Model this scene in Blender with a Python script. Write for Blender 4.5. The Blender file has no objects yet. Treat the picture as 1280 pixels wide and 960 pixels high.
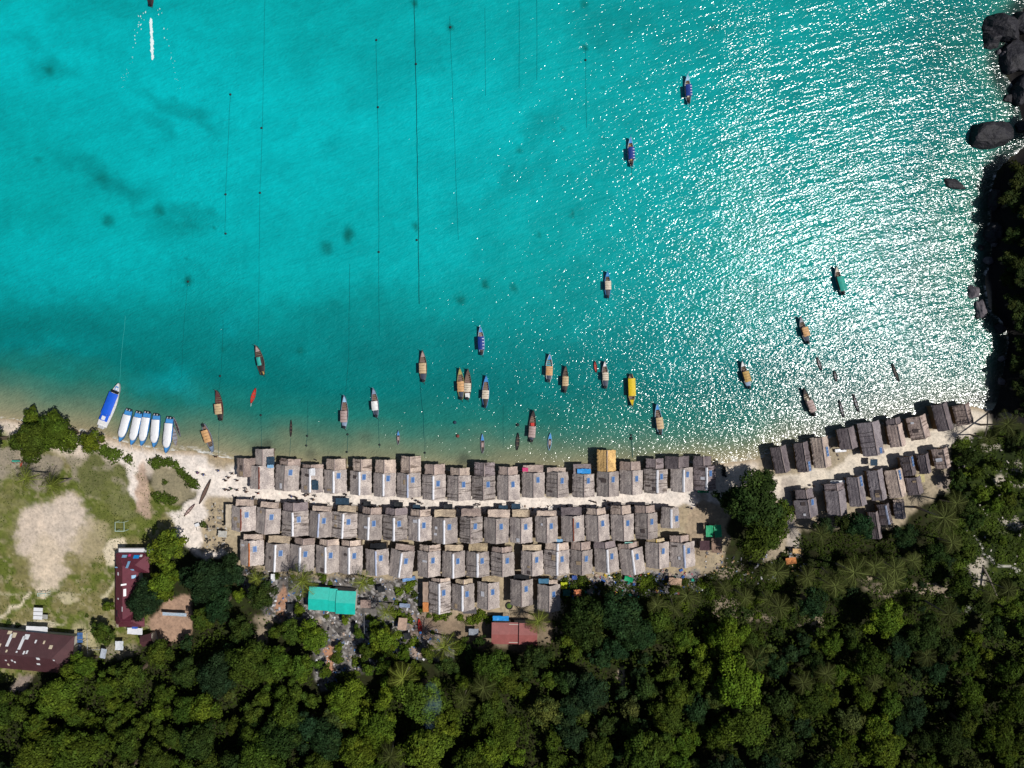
import bpy, math, random
import numpy as np
R = math.radians
rnd = random.Random(7)
C = bpy.context.scene.collection
scene = bpy.context.scene

# ------------------------------------------------------------------ frame of reference
S = 0.2                       # metres per photo pixel at sea level
H = 128.0 / math.tan(R(36.5)) # camera height
def P(px, py, z=0.0):
    k = S * (H - z) / H
    return ((px - 640) * k, (480 - py) * k, z)
def toP(X, Y):                # sea-level pixel of a world point
    return X / S + 640, 480 - Y / S

# ------------------------------------------------------------------ noise in numpy
def _hash(ix, iy, seed):
    n = (ix.astype(np.int64) * 374761393 + iy.astype(np.int64) * 668265263 + seed * 974634777) & 0x7fffffff
    n = ((n ^ (n >> 13)) * 1274126177) & 0x7fffffff
    n = (n ^ (n >> 16)) & 0x7fffffff
    return (n % 100003) / 100003.0
def vnoise(x, y, seed=0):
    ix = np.floor(x); iy = np.floor(y); fx = x - ix; fy = y - iy
    fx = fx * fx * (3 - 2 * fx); fy = fy * fy * (3 - 2 * fy)
    a = _hash(ix, iy, seed); b = _hash(ix + 1, iy, seed); c = _hash(ix, iy + 1, seed); d = _hash(ix + 1, iy + 1, seed)
    return (a * (1 - fx) + b * fx) * (1 - fy) + (c * (1 - fx) + d * fx) * fy
def fbm(x, y, seed=0, o=4):
    s = 0; a = .5; t = 0
    for i in range(o):
        s = s + a * vnoise(x * 2 ** i, y * 2 ** i, seed + i * 17); t += a; a *= .5
    return s / t
def smooth(e0, e1, x):
    t = np.clip((x - e0) / (e1 - e0), 0, 1); return t * t * (3 - 2 * t)

def in_poly(x, y, poly):
    ins = np.zeros(x.shape, bool); n = len(poly)
    for i in range(n):
        x0, y0 = poly[i]; x1, y1 = poly[(i + 1) % n]
        if y0 == y1: continue
        c = ((y0 > y) != (y1 > y)) & (x < (x1 - x0) * (y - y0) / (y1 - y0) + x0)
        ins ^= c
    return ins
def seg_dist(x, y, pts, closed=False):
    d = np.full(x.shape, 1e9); n = len(pts)
    for i in range(n if closed else n - 1):
        x0, y0 = pts[i]; x1, y1 = pts[(i + 1) % n]
        vx, vy = x1 - x0, y1 - y0; L = vx * vx + vy * vy + 1e-9
        t = np.clip(((x - x0) * vx + (y - y0) * vy) / L, 0, 1)
        d = np.minimum(d, np.hypot(x - x0 - t * vx, y - y0 - t * vy))
    return d
def sdist(x, y, poly):        # positive inside
    d = seg_dist(x, y, poly, True); return np.where(in_poly(x, y, poly), d, -d)

SHORE = [(-6000, 470), (-300, 505), (-40, 519), (20, 524), (60, 533), (125, 541), (155, 552), (205, 563), (240, 563), (266, 569),
         (300, 575), (345, 579), (450, 583), (560, 588), (700, 588), (800, 584), (870, 578), (905, 578), (952, 572), (962, 566),
         (1005, 553), (1065, 541), (1110, 528), (1150, 522), (1185, 512), (1215, 507), (1238, 513), (1252, 503), (1255, 470),
         (1262, 425), (1252, 402), (1236, 388), (1230, 345), (1244, 318), (1236, 285), (1239, 235), (1246, 212), (1262, 196),
         (1280, 184), (1286, 150), (1274, 120), (1257, 96), (1252, 76), (1262, 40), (1284, 5), (1320, -80), (1500, -300), (2500, -6000),
         (9000, -6000), (9000, 9000), (-6000, 9000)]
HEAD = [(1240, 520), (1262, 425), (1236, 345), (1244, 235), (1280, 184), (1262, 80), (1300, -80), (1500, -300), (2500, -6000), (9000, -6000), (9000, 560), (1290, 540)]
def gzarr(x, y):              # ground height from sea-level pixel coords
    d = sdist(x, y, SHORE)
    z = np.where(d < 0, np.maximum(d * 0.02, -4), 0.55 * smooth(0, 30, d) + 0.35 * smooth(30, 120, d))
    z = z + 9.0 * smooth(770, 1150, y) * smooth(0, 60, d) + 30 * smooth(1150, 3500, y)
    hd = sdist(x, y, HEAD)
    z = z + 4.0 * smooth(0, 30, hd) + 25 * smooth(30, 900, hd)
    return z
def gz1(px, py):
    return float(gzarr(np.array([float(px)]), np.array([float(py)]))[0])
def ground_at(px, py, h=0.0): # world point whose ray at height ground+h hits the pixel
    z = 0.8
    for _ in range(4):
        X, Y, _z = P(px, py, z + h); z = gz1(*toP(X, Y))
    return X, Y, z

# ------------------------------------------------------------------ colours / materials
def lin(c):
    c = c / 255.0
    return c / 12.92 if c <= 0.04045 else ((c + 0.055) / 1.055) ** 2.4
def D(r, g, b, k=0.78): return (lin(r) * k, lin(g) * k, lin(b) * k)

class NT:
    def __init__(s, m): s.t = m.node_tree; s.n = s.t.nodes; s.l = s.t.links
    def add(s, t, **kw):
        n = s.n.new(t)
        for k, v in kw.items():
            if k in n.inputs: n.inputs[k].default_value = v
            else: setattr(n, k, v)
        return n
    def link(s, a, b): s.l.new(a, b)
def newmat(name, rough=0.8, spec=0.3):
    m = bpy.data.materials.new(name); m.use_nodes = True
    nt = NT(m); b = nt.n['Principled BSDF']
    b.inputs['Roughness'].default_value = rough
    b.inputs['Specular IOR Level'].default_value = spec
    return m, nt, b
def mulcol(nt, a, b_, fac=1.0):
    n = nt.n.new('ShaderNodeMix'); n.data_type = 'RGBA'; n.blend_type = 'MULTIPLY'; n.inputs[0].default_value = fac
    for i, v in ((6, a), (7, b_)):
        if isinstance(v, tuple): n.inputs[i].default_value = (*v, 1)
        else: nt.link(v, n.inputs[i])
    return n.outputs[2]
def ramp(nt, fac, stops):
    n = nt.n.new('ShaderNodeValToRGB'); nt.link(fac, n.inputs[0])
    e = n.color_ramp.elements
    e[0].position = stops[0][0]; e[0].color = (*stops[0][1], 1)
    e[1].position = stops[-1][0]; e[1].color = (*stops[-1][1], 1)
    for p, c in stops[1:-1]:
        q = e.new(p); q.color = (*c, 1)
    return n.outputs[0]
MATS = {}
def plain(name, rgb, rough=0.7, spec=0.3, var=0.25, scale=1.5, bump=0.0):
    if name in MATS: return MATS[name]
    m, nt, b = newmat(name, rough, spec)
    tc = nt.add('ShaderNodeNewGeometry')
    no = nt.add('ShaderNodeTexNoise', Scale=scale, Detail=5.0, Roughness=.65); nt.link(tc.outputs['Position'], no.inputs['Vector'])
    lo = 1 - var; hi = 1 + var
    r = ramp(nt, no.outputs['Fac'], [(.3, (lo, lo, lo)), (.7, (hi, hi, hi))])
    nt.link(mulcol(nt, rgb, r), b.inputs['Base Color'])
    if bump:
        bp = nt.add('ShaderNodeBump', Strength=.6, Distance=bump); nt.link(no.outputs['Fac'], bp.inputs['Height']); nt.link(bp.outputs[0], b.inputs['Normal'])
    MATS[name] = m; return m

def thatch_mat(name, streaky=0.0):
    m, nt, b = newmat(name, .9, .1)
    uv = nt.add('ShaderNodeUVMap'); oi = nt.add('ShaderNodeObjectInfo')
    off = nt.add('ShaderNodeVectorMath', operation='SCALE'); 
    comb = nt.add('ShaderNodeCombineXYZ'); 
    mm = nt.add('ShaderNodeMath', operation='MULTIPLY'); mm.inputs[1].default_value = 91.0; nt.link(oi.outputs['Random'], mm.inputs[0])
    nt.link(mm.outputs[0], comb.inputs[0]); nt.link(mm.outputs[0], comb.inputs[1])
    ad = nt.add('ShaderNodeVectorMath', operation='ADD'); nt.link(uv.outputs[0], ad.inputs[0]); nt.link(comb.outputs[0], ad.inputs[1])
    def stretched(sx, sy, det=4.0, ro=.6):
        v = nt.add('ShaderNodeVectorMath', operation='MULTIPLY'); v.inputs[1].default_value = (sx, sy, 1); nt.link(ad.outputs[0], v.inputs[0])
        n = nt.add('ShaderNodeTexNoise', Scale=1.0, Detail=det, Roughness=ro); nt.link(v.outputs[0], n.inputs['Vector']); return n.outputs['Fac']
    n1 = stretched(.7, 4.6)       # courses parallel to the ridge
    n2 = stretched(3.2, 5.5)       # grain
    n3 = stretched(.35, .5, 3)     # weathering
    n4 = stretched(1.6, .18, 3)    # damp bands running down the slope
    c = mulcol(nt, oi.outputs['Color'], ramp(nt, n1, [(.3, (.88, .86, .87)), (.5, (1, 1, 1)), (.72, (1.08, 1.08, 1.07))]))
    c = mulcol(nt, c, ramp(nt, n2, [(.3, (.52, .50, .50)), (.52, (1.0, 1, 1)), (.72, (1.5, 1.48, 1.44))]))
    c = mulcol(nt, c, ramp(nt, n3, [(.33, (.66, .64, .66)), (.66, (1.26, 1.24, 1.21))]))
    if streaky:
        k = 1 - streaky
        c = mulcol(nt, c, ramp(nt, n4, [(.40, (k, k * .95, k * .92)), (.47, (1, 1, 1))]))
    nt.link(c, b.inputs['Base Color'])
    mx = nt.add('ShaderNodeMath', operation='ADD'); nt.link(n1, mx.inputs[0]); nt.link(n2, mx.inputs[1])
    bp = nt.add('ShaderNodeBump', Strength=.8, Distance=.06); nt.link(mx.outputs[0], bp.inputs['Height']); nt.link(bp.outputs[0], b.inputs['Normal'])
    return m
M_THATCH = thatch_mat('thatch'); M_THATCH_S = thatch_mat('thatch_streaked', .62)

def leaf_mat():
    m, nt, b = newmat('leaves', .7, .04)
    oi = nt.add('ShaderNodeObjectInfo'); at = nt.add('ShaderNodeAttribute', attribute_name='shade')
    nt.link(mulcol(nt, oi.outputs['Color'], at.outputs['Color']), b.inputs['Base Color'])
    return m
M_LEAF = leaf_mat()
M_BARK = plain('bark', D(105, 92, 78), .9, .1, .35, 3)
M_PBARK = plain('palm_bark', D(140, 130, 120), .9, .1, .3, 4)

# ------------------------------------------------------------------ object plumbing
class MB:
    def __init__(s): s.v = []; s.f = []; s.uv = None; s.col = None
    def add(s, vs, fs):
        o = len(s.v); s.v += [tuple(p) for p in vs]; s.f += [tuple(i + o for i in f) for f in fs]; return s
    def box(s, c, d, rz=0, ry=0, rx=0):
        hx, hy, hz = d[0] / 2, d[1] / 2, d[2] / 2
        pts = []
        for x, y, z in ((-1,-1,-1),(1,-1,-1),(1,1,-1),(-1,1,-1),(-1,-1,1),(1,-1,1),(1,1,1),(-1,1,1)):
            p = [x*hx, y*hy, z*hz]
            if rx: p = [p[0], p[1]*math.cos(rx)-p[2]*math.sin(rx), p[1]*math.sin(rx)+p[2]*math.cos(rx)]
            if ry: p = [p[0]*math.cos(ry)+p[2]*math.sin(ry), p[1], -p[0]*math.sin(ry)+p[2]*math.cos(ry)]
            if rz: p = [p[0]*math.cos(rz)-p[1]*math.sin(rz), p[0]*math.sin(rz)+p[1]*math.cos(rz), p[2]]
            pts.append((p[0]+c[0], p[1]+c[1], p[2]+c[2]))
        return s.add(pts, [(0,3,2,1),(4,5,6,7),(0,1,5,4),(1,2,6,5),(2,3,7,6),(3,0,4,7)])
    def tube(s, pts, rads, n=6, cap=True):
        from mathutils import Vector
        pts = [Vector(p) for p in pts]
        if not isinstance(rads, (list, tuple)): rads = [rads] * len(pts)
        rings = []; vs = []
        for i, p in enumerate(pts):
            t = (pts[min(i+1, len(pts)-1)] - pts[max(i-1, 0)])
            t = t.normalized() if t.length > 1e-9 else Vector((0,0,1))
            a = t.cross(Vector((0,0,1)))
            if a.length < .05: a = t.cross(Vector((0,1,0)))
            a.normalize(); b = t.cross(a)
            for k in range(n):
                w = 2*math.pi*k/n; vs.append(p + (a*math.cos(w) + b*math.sin(w)) * rads[i])
        fs = [(i*n+k, i*n+(k+1)%n, (i+1)*n+(k+1)%n, (i+1)*n+k) for i in range(len(pts)-1) for k in range(n)]
        if cap: fs += [tuple(range(n))[::-1], tuple((len(pts)-1)*n+k for k in range(n))]
        return s.add(vs, fs)
    def lathe(s, prof, c=(0,0,0), n=14):
        vs = [(c[0]+r*math.cos(2*math.pi*k/n), c[1]+r*math.sin(2*math.pi*k/n), c[2]+z) for r, z in prof for k in range(n)]
        fs = [(i*n+k, i*n+(k+1)%n, (i+1)*n+(k+1)%n, (i+1)*n+k) for i in range(len(prof)-1) for k in range(n)]
        fs += [tuple(range(n))[::-1], tuple((len(prof)-1)*n+k for k in range(n))]
        return s.add(vs, fs)
    def mesh(s, name, smooth_=False):
        me = bpy.data.meshes.new(name); me.from_pydata(s.v, [], s.f); me.update()
        if s.uv is not None:
            u = me.uv_layers.new(name='UVMap'); uvs = s.uv
            li = np.zeros(len(me.loops), int); me.loops.foreach_get('vertex_index', li)
            u.data.foreach_set('uv', np.array(uvs, dtype=float)[li].ravel())
        if s.col is not None:
            a = me.color_attributes.new('shade', 'FLOAT_COLOR', 'POINT')
            cc = np.ones((len(s.v), 4)); cc[:, :3] = np.array(s.col); a.data.foreach_set('color', cc.ravel())
        if smooth_: me.polygons.foreach_set('use_smooth', [True]*len(me.polygons))
        return me
    def build(s, name, mat, parent=None, smooth_=False, color=None):
        o = bpy.data.objects.new(name, s.mesh(name, smooth_)); C.objects.link(o)
        o.data.materials.append(mat)
        if parent: o.parent = parent
        if color: o.color = (*color, 1)
        return o
def tag(o, label=None, cat=None, group=None, kind=None):
    if label: o['label'] = label
    if cat: o['category'] = cat
    if group: o['group'] = group
    if kind: o['kind'] = kind
    return o
def thing(name, label, cat, loc=(0,0,0), rz=0, group=None):
    o = bpy.data.objects.new(name, None); C.objects.link(o); o.location = loc; o.rotation_euler = (0,0,rz)
    o.empty_display_size = .3
    return tag(o, label, cat, group)
def copy_tree(o, parent=None):
    c = o.copy(); C.objects.link(c)
    if parent: c.parent = parent
    for ch in list(o.children): copy_tree(ch, c)
    return c
NUM = 'first second third fourth fifth sixth seventh eighth ninth tenth eleventh twelfth thirteenth fourteenth fifteenth sixteenth seventeenth eighteenth nineteenth'.split()
TENS = {20:'twentieth',30:'thirtieth',40:'fortieth',50:'fiftieth',60:'sixtieth',70:'seventieth',80:'eightieth',90:'ninetieth'}
TN = {20:'twenty',30:'thirty',40:'forty',50:'fifty',60:'sixty',70:'seventy',80:'eighty',90:'ninety'}
def nth(i):
    i += 1
    if i < 20: return NUM[i-1]
    t = i//10*10
    return TENS[t] if i % 10 == 0 else TN[t] + '-' + NUM[i%10-1]
def ordinal_labels(items, fmt):     # items: (x, obj, prefix) ; sorted left to right
    items = sorted(items, key=lambda a: a[0])
    for i, (x, o, pre) in enumerate(items):
        w = 'leftmost' if i == 0 else 'rightmost' if i == len(items)-1 else nth(i) + ' from the left'
        o['label'] = fmt.format(pre=pre, n=w)

# ------------------------------------------------------------------ GROUND
xs = np.concatenate([[-6000, -2500, -1000, -400, -150], np.arange(-40, 1321, 2.2), [1450, 1800, 2600, 4200, 7500]])
ys = np.concatenate([[-5500, -2000, -800, -250], np.arange(-30, 480, 9), np.arange(480, 1001, 2.2), [1060, 1150, 1300, 1700, 2600, 4500, 7500]])
def grid(xs, ys, zf):
    gx, gy = np.meshgrid(xs, ys); gx = gx.ravel(); gy = gy.ravel(); nx, ny = len(xs), len(ys)
    z = zf(gx, gy)
    v = np.stack([(gx - 640) * S, (480 - gy) * S, z], 1)
    i = np.arange(nx - 1)[None, :] + np.arange(ny - 1)[:, None] * nx; i = i.ravel()
    f = np.stack([i, i + nx, i + nx + 1, i + 1], 1)
    return gx, gy, v, f
gx, gy, gv, gf = grid(xs, ys, gzarr)
d = sdist(gx, gy, SHORE)
wx = gx + (fbm(gx/14, gy/14, 3, 4) - .5) * 16; wy = gy + (fbm(gx/14, gy/14, 9, 4) - .5) * 16
col = np.zeros((len(gx), 3)); col[:] = D(44, 45, 26)
nA = fbm(gx/30, gy/30, 21, 4); nB = fbm(gx/5, gy/5, 31, 3); nC = vnoise(gx/2.4, gy/2.4, 5)
def paint(mask, c):
    global col
    mask = np.clip(mask, 0, 1)[:, None]; col = col * (1 - mask) + np.array(c) * mask
def poly(pts, c, soft=6, amt=1.0, noise=None, thr=None):
    m = smooth(-soft/2, soft/2, sdist(wx, wy, pts)) * amt
    if noise is not None: m = m * smooth(thr[0], thr[1], noise)
    paint(m, c)
def blob(cx, cy, rx, ry, c, soft=.5, amt=1.0):
    q = np.hypot((wx-cx)/rx, (wy-cy)/ry) + (nA-.5)*1.5*soft + (nB-.5)*.8*soft; paint(amt * (1 - smooth(1-soft*.6, 1+soft*.12, q + (nC-.5)*.25*soft)), c)
def strip(pts, w, c, soft=4, amt=1.0):
    paint(amt * (1 - smooth(w/2 - soft/2, w/2 + soft/2, seg_dist(wx, wy, pts))), c)
FOREST_MOT = smooth(.45, .6, nB)
paint(FOREST_MOT * .5, D(50, 62, 28))
FIELD = [(-400, 520), (0, 528), (120, 548), (160, 562), (185, 600), (215, 622), (240, 640), (215, 668), (190, 690), (190, 800), (100, 830), (0, 850), (-400, 860)]
poly(FIELD, D(126, 120, 78))
poly(FIELD, D(96, 106, 46), noise=nA, thr=(.46, .56))
poly(FIELD, D(158, 148, 116), noise=nB, thr=(.55, .68), amt=.7)
poly([(85, 565), (150, 570), (178, 600), (185, 640), (160, 650), (120, 620), (90, 600)], D(150, 141, 124), amt=.85)
poly([(-50, 548), (85, 575), (60, 615), (20, 600), (-50, 600)], D(154, 143, 128), amt=.9)
poly([(95, 560), (170, 575), (185, 650), (100, 610)], D(100, 104, 58), noise=nA, thr=(.48, .58), amt=.9)
blob(150, 640, 45, 38, D(104, 110, 54), amt=.8)
blob(20, 640, 28, 60, D(108, 112, 60), amt=.6)
blob(60, 660, 42, 42, D(206, 190, 174), .5); blob(86, 648, 34, 38, D(206, 191, 176), .6); blob(62, 705, 24, 40, D(204, 188, 168), .5)
blob(115, 672, 26, 26, D(176, 162, 132), .8, .7)
blob(56, 735, 8, 10, D(214, 198, 176)); blob(88, 745, 14, 5, D(212, 200, 170), .6, .6)
strip([(-10, 782), (20, 760), (42, 741)], 3.2, D(214, 202, 178), 3)
strip([(133, 745), (146, 722), (150, 700)], 3.5, D(206, 196, 166), 4)
strip([(0, 740), (105, 739)], 1.6, D(186, 178, 150), 2, .6)
blob(146, 690, 15, 16, D(222, 208, 182)); blob(150, 678, 12, 8, D(222, 208, 182), .5)
blob(105, 800, 22, 28, D(196, 184, 150), .6, .7); blob(50, 782, 40, 6, D(216, 205, 180), .6, .8)
# beach
beach = smooth(-3, 3, d) * (1 - smooth(20, 34, d + (nA-.5)*30)) * (gx < 1240) * (gx > -400)
paint(beach, D(214, 199, 184))
poly([(100, 556), (150, 562), (190, 566), (300, 572), (310, 640), (300, 690), (262, 700), (225, 672), (212, 645), (240, 628), (252, 606), (224, 586), (192, 572), (172, 590), (178, 640), (160, 610), (160, 580), (120, 560)], D(232, 221, 212))
poly([(180, 572), (188, 600), (190, 650), (172, 640), (170, 600)], D(186, 160, 142), 5, .9)
poly([(196, 582), (222, 586), (250, 612), (232, 628), (204, 628), (192, 606)], D(146, 137, 112), 5)
# village sand
VILL = [(262, 560), (345, 570), (560, 580), (900, 575), (912, 640), (905, 700), (872, 722), (700, 728), (702, 772), (528, 776), (520, 728), (455, 724), (300, 714), (285, 690), (255, 690)]
poly(VILL, D(176, 160, 134), 6)
poly(VILL, D(150, 136, 118), 6, noise=nB, thr=(.5, .62), amt=.5)
strip([(262, 602), (345, 619), (450, 626), (560, 633), (700, 629), (800, 624), (905, 618)], 24, D(238, 227, 218), 6)
strip([(258, 600), (300, 605), (318, 612)], 40, D(238, 227, 218), 10)
strip([(285, 667), (330, 672), (560, 684), (700, 680), (830, 668), (890, 650)], 10, D(190, 176, 150), 5, .8)
blob(882, 660, 26, 40, D(168, 150, 128), .6); blob(905, 600, 22, 30, D(220, 206, 190), .6)
strip([(905, 618), (935, 600), (955, 586)], 34, D(222, 209, 195), 10)
RV = [(950, 575), (1100, 530), (1220, 505), (1235, 530), (1200, 556), (1196, 610), (1150, 630), (1120, 660), (1000, 660), (985, 700), (955, 700), (965, 640), (940, 600)]
poly(RV, D(172, 158, 136), 8)
strip([(945, 612), (985, 606), (1040, 598), (1090, 575), (1140, 560), (1190, 542), (1222, 522)], 28, D(226, 214, 198), 6)
strip([(985, 604), (984, 640), (990, 690)], 16, D(188, 176, 164), 8)
blob(1185, 598, 16, 18, D(150, 138, 130), .6)
# rubble behind the village
RUB = [(296, 706), (330, 718), (455, 722), (522, 722), (532, 778), (575, 800), (560, 830), (500, 815), (448, 840), (432, 850), (400, 860), (395, 790), (340, 770), (310, 740)]
poly(RUB, D(116, 111, 108), 8)
poly(RUB, D(70, 68, 66), 6, noise=nB, thr=(.5, .6), amt=.8)
poly(RUB, D(196, 192, 190), 6, noise=1-nC, thr=(.62, .8), amt=.7)
blob(355, 752, 7, 26, D(186, 140, 112), .5, .8); blob(414, 820, 5, 18, D(190, 140, 110), .5, .9); blob(540, 780, 30, 16, D(158, 134, 118), .6, .7)
strip([(560, 800), (520, 815), (515, 770)], 10, D(170, 148, 134), 6, .8)
poly([(530, 765), (615, 765), (690, 765), (690, 800), (640, 812), (560, 800)], D(146, 128, 108), 8, .8)
poly([(690, 722), (870, 712), (876, 735), (800, 742), (715, 740)], D(128, 124, 122), 8)
poly([(690, 722), (870, 712), (876, 735), (800, 742), (715, 740)], D(186, 182, 186), 6, noise=1-nC, thr=(.66, .8), amt=.6)
# open court of red earth
poly([(186, 778), (205, 758), (212, 745), (238, 741), (242, 790), (225, 800), (196, 796)], D(172, 142, 122), 4)
blob(150, 812, 30, 12, D(150, 140, 120), .6, .8); strip([(38, 842), (30, 860)], 14, D(150, 135, 125), 6)
# right clearing
RG = [(1188, 560), (1235, 530), (1300, 548), (1500, 560), (1500, 900), (1285, 830), (1225, 780), (1200, 730), (1186, 660)]
poly(RG, D(46, 58, 22), 14)
poly(RG, D(78, 90, 32), 10, noise=nB, thr=(.5, .64), amt=.6)
poly(RG, D(34, 44, 20), 10, noise=nA, thr=(.46, .58), amt=.85)
for b in ((1222, 712, 12, 22), (1268, 598, 14, 10), (1262, 655, 14, 12), (1278, 695, 9, 8), (1236, 560, 10, 6), (1272, 580, 4, 4), (1266, 588, 5, 5), (1250, 600, 10, 8)):
    blob(*b, D(190, 180, 166), .7, .9)
strip([(1222, 672), (1226, 690), (1240, 705), (1258, 710), (1290, 716)], 2.4, D(200, 196, 188), 2)
strip([(1200, 755), (1212, 762), (1224, 772)], 2.2, D(170, 170, 160), 2, .8)
for b in ((775, 842, 7, 12, .9), (905, 712, 22, 10, .6), (905, 760, 14, 14, .5), (913, 790, 8, 14, .8), (700, 788, 10, 6, .6), (690, 765, 8, 5, .6), (1078, 722, 16, 6, .8), (1020, 790, 18, 8, .7), (1110, 735, 40, 10, .5),
          (1170, 735, 26, 10, .7), (1010, 775, 22, 8, .6), (815, 770, 16, 6, .7), (945, 770, 30, 6, .4), (420, 872, 10, 8, .8), (520, 865, 26, 5, .7), (452, 904, 10, 6, .7), (330, 800, 8, 20, .6), (335, 775, 16, 10, .6), (398, 790, 10, 18, .5)):
    blob(b[0], b[1], b[2], b[3], D(184, 166, 146), .7, b[4])
# wet sand
paint((1 - smooth(1, 8, d + (nB-.5)*4)) * .75 * (gx < 1240), D(168, 148, 118))
# headland rock
paint(smooth(-12, 0, sdist(gx, gy, HEAD)) * (gy < 530), D(40, 38, 38))
col *= (0.86 + .28 * nC)[:, None]
me = bpy.data.meshes.new('ground'); me.from_pydata(gv.tolist(), [], gf.tolist()); me.update()
at = me.color_attributes.new('shade', 'FLOAT_COLOR', 'POINT'); cc = np.ones((len(gx), 4)); cc[:, :3] = col; at.data.foreach_set('color', cc.ravel())
me.polygons.foreach_set('use_smooth', [True]*len(me.polygons))
m, nt, b = newmat('ground', .95, .1)
a = nt.add('ShaderNodeAttribute', attribute_name='shade'); g = nt.add('ShaderNodeNewGeometry')
n1 = nt.add('ShaderNodeTexNoise', Scale=1.7, Detail=6.0, Roughness=.7); nt.link(g.outputs['Position'], n1.inputs['Vector'])
n2 = nt.add('ShaderNodeTexNoise', Scale=.35, Detail=5.0, Roughness=.6); nt.link(g.outputs['Position'], n2.inputs['Vector'])
c = mulcol(nt, a.outputs['Color'], ramp(nt, n1.outputs['Fac'], [(.3, (.68, .68, .68)), (.5, (1, 1, 1)), (.72, (1.22, 1.2, 1.18))]))
c = mulcol(nt, c, ramp(nt, n2.outputs['Fac'], [(.35, (.85, .86, .86)), (.65, (1.1, 1.09, 1.07))]))
nt.link(c, b.inputs['Base Color'])
bp = nt.add('ShaderNodeBump', Strength=.7, Distance=.12); nt.link(n1.outputs['Fac'], bp.inputs['Height']); nt.link(bp.outputs[0], b.inputs['Normal'])
me.materials.append(m)
gobj = bpy.data.objects.new('ground', me); C.objects.link(gobj); tag(gobj, 'sandy beach, grassy field and forest floor of the coast', 'ground', kind='structure')

# ------------------------------------------------------------------ WATER
xs = np.concatenate([[-6000, -2500, -1000, -400, -150], np.arange(-40, 1321, 3.5), [1450, 1800, 2600, 4200, 7500]])
ys = np.concatenate([[-5500, -2000, -800, -250], np.arange(-30, 620, 3.5), [700, 900, 2000]])
wxg, wyg, wv, wf = grid(xs, ys, lambda x, y: x * 0)
d = -sdist(wxg, wyg, SHORE)
w0 = d + 34 * smooth(1150, 1235, wxg) * (1 - smooth(400, 520, wyg)) + (fbm(wxg/60, wyg/60, 44, 4) - .5) * 26 * smooth(4, 30, d)
stops = [(0, (158, 146, 116)), (9, (138, 136, 108)), (24, (108, 126, 102)), (42, (66, 118, 102)), (62, (26, 116, 106)), (95, (0, 114, 112)), (140, (0, 128, 128)), (210, (0, 150, 150)), (300, (0, 160, 161)), (480, (0, 162, 164))]
K = 0.75
wcol = np.stack([np.interp(w0, [s[0] for s in stops], [D(*s[1], K)[i] for s in stops]) for i in range(3)], 1)
def wpaint(mask, c):
    global wcol
    mask = np.clip(mask, 0, 1)[:, None]; wcol = wcol * (1 - mask) + np.array(c) * mask
bx = wxg + (fbm(wxg/22, wyg/22, 63, 4) - .5) * 44; by = wyg + (fbm(wxg/22, wyg/22, 77, 4) - .5) * 44
def wblob(cx, cy, rx, ry, c, amt, soft=.7, rot=0):
    dx = bx - cx; dy = by - cy; ca, sa = math.cos(R(rot)), math.sin(R(rot))
    q = np.hypot((dx*ca + dy*sa)/rx, (-dx*sa + dy*ca)/ry); wpaint(amt * (1 - smooth(1-soft, 1+soft*.4, q)), c)
BR = D(0, 192, 200, K)
wblob(150, 90, 190, 110, BR, .35); wblob(300, 190, 200, 130, BR, .45); wblob(90, 330, 170, 60, BR, .40); wblob(560, 180, 160, 130, BR, .35)
wblob(20, 60, 80, 60, BR, .3); wblob(320, 330, 120, 60, BR, .2); wblob(500, 320, 120, 50, BR, .25)
wblob(215, 478, 52, 24, D(0, 160, 168, K), .42, 1.0); wblob(295, 405, 26, 14, D(0, 160, 168, K), .3, 1.0); wblob(60, 430, 90, 20, D(0, 156, 162, K), .3, 1.0)
DK = D(0, 118, 118, K); DD = D(0, 92, 84, K)
for bl in ((60, 85, 34, 20, 20, .5), (230, 140, 70, 16, 25, .5), (120, 215, 70, 16, 25, .5), (150, 240, 40, 12, 35, .4), (225, 270, 60, 12, 8, .45), (85, 405, 60, 26, 10, .6),
           (430, 400, 80, 40, 0, .5), (200, 160, 40, 12, 40, .3), (640, 230, 60, 14, -40, .3), (670, 160, 50, 16, -50, .3), (770, 20, 90, 40, 0, .45), (900, 35, 60, 40, 0, .35),
           (150, 10, 90, 14, 0, .3), (30, 50, 30, 12, 0, .3), (500, 440, 200, 40, 0, .35), (980, 110, 120, 40, 0, .2)):
    wblob(bl[0], bl[1], bl[2], bl[3], DK, bl[5], .8, bl[4])
bx = wxg + (fbm(wxg/7, wyg/7, 63, 3) - .5) * 8; by = wyg + (fbm(wxg/7, wyg/7, 77, 3) - .5) * 8
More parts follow.
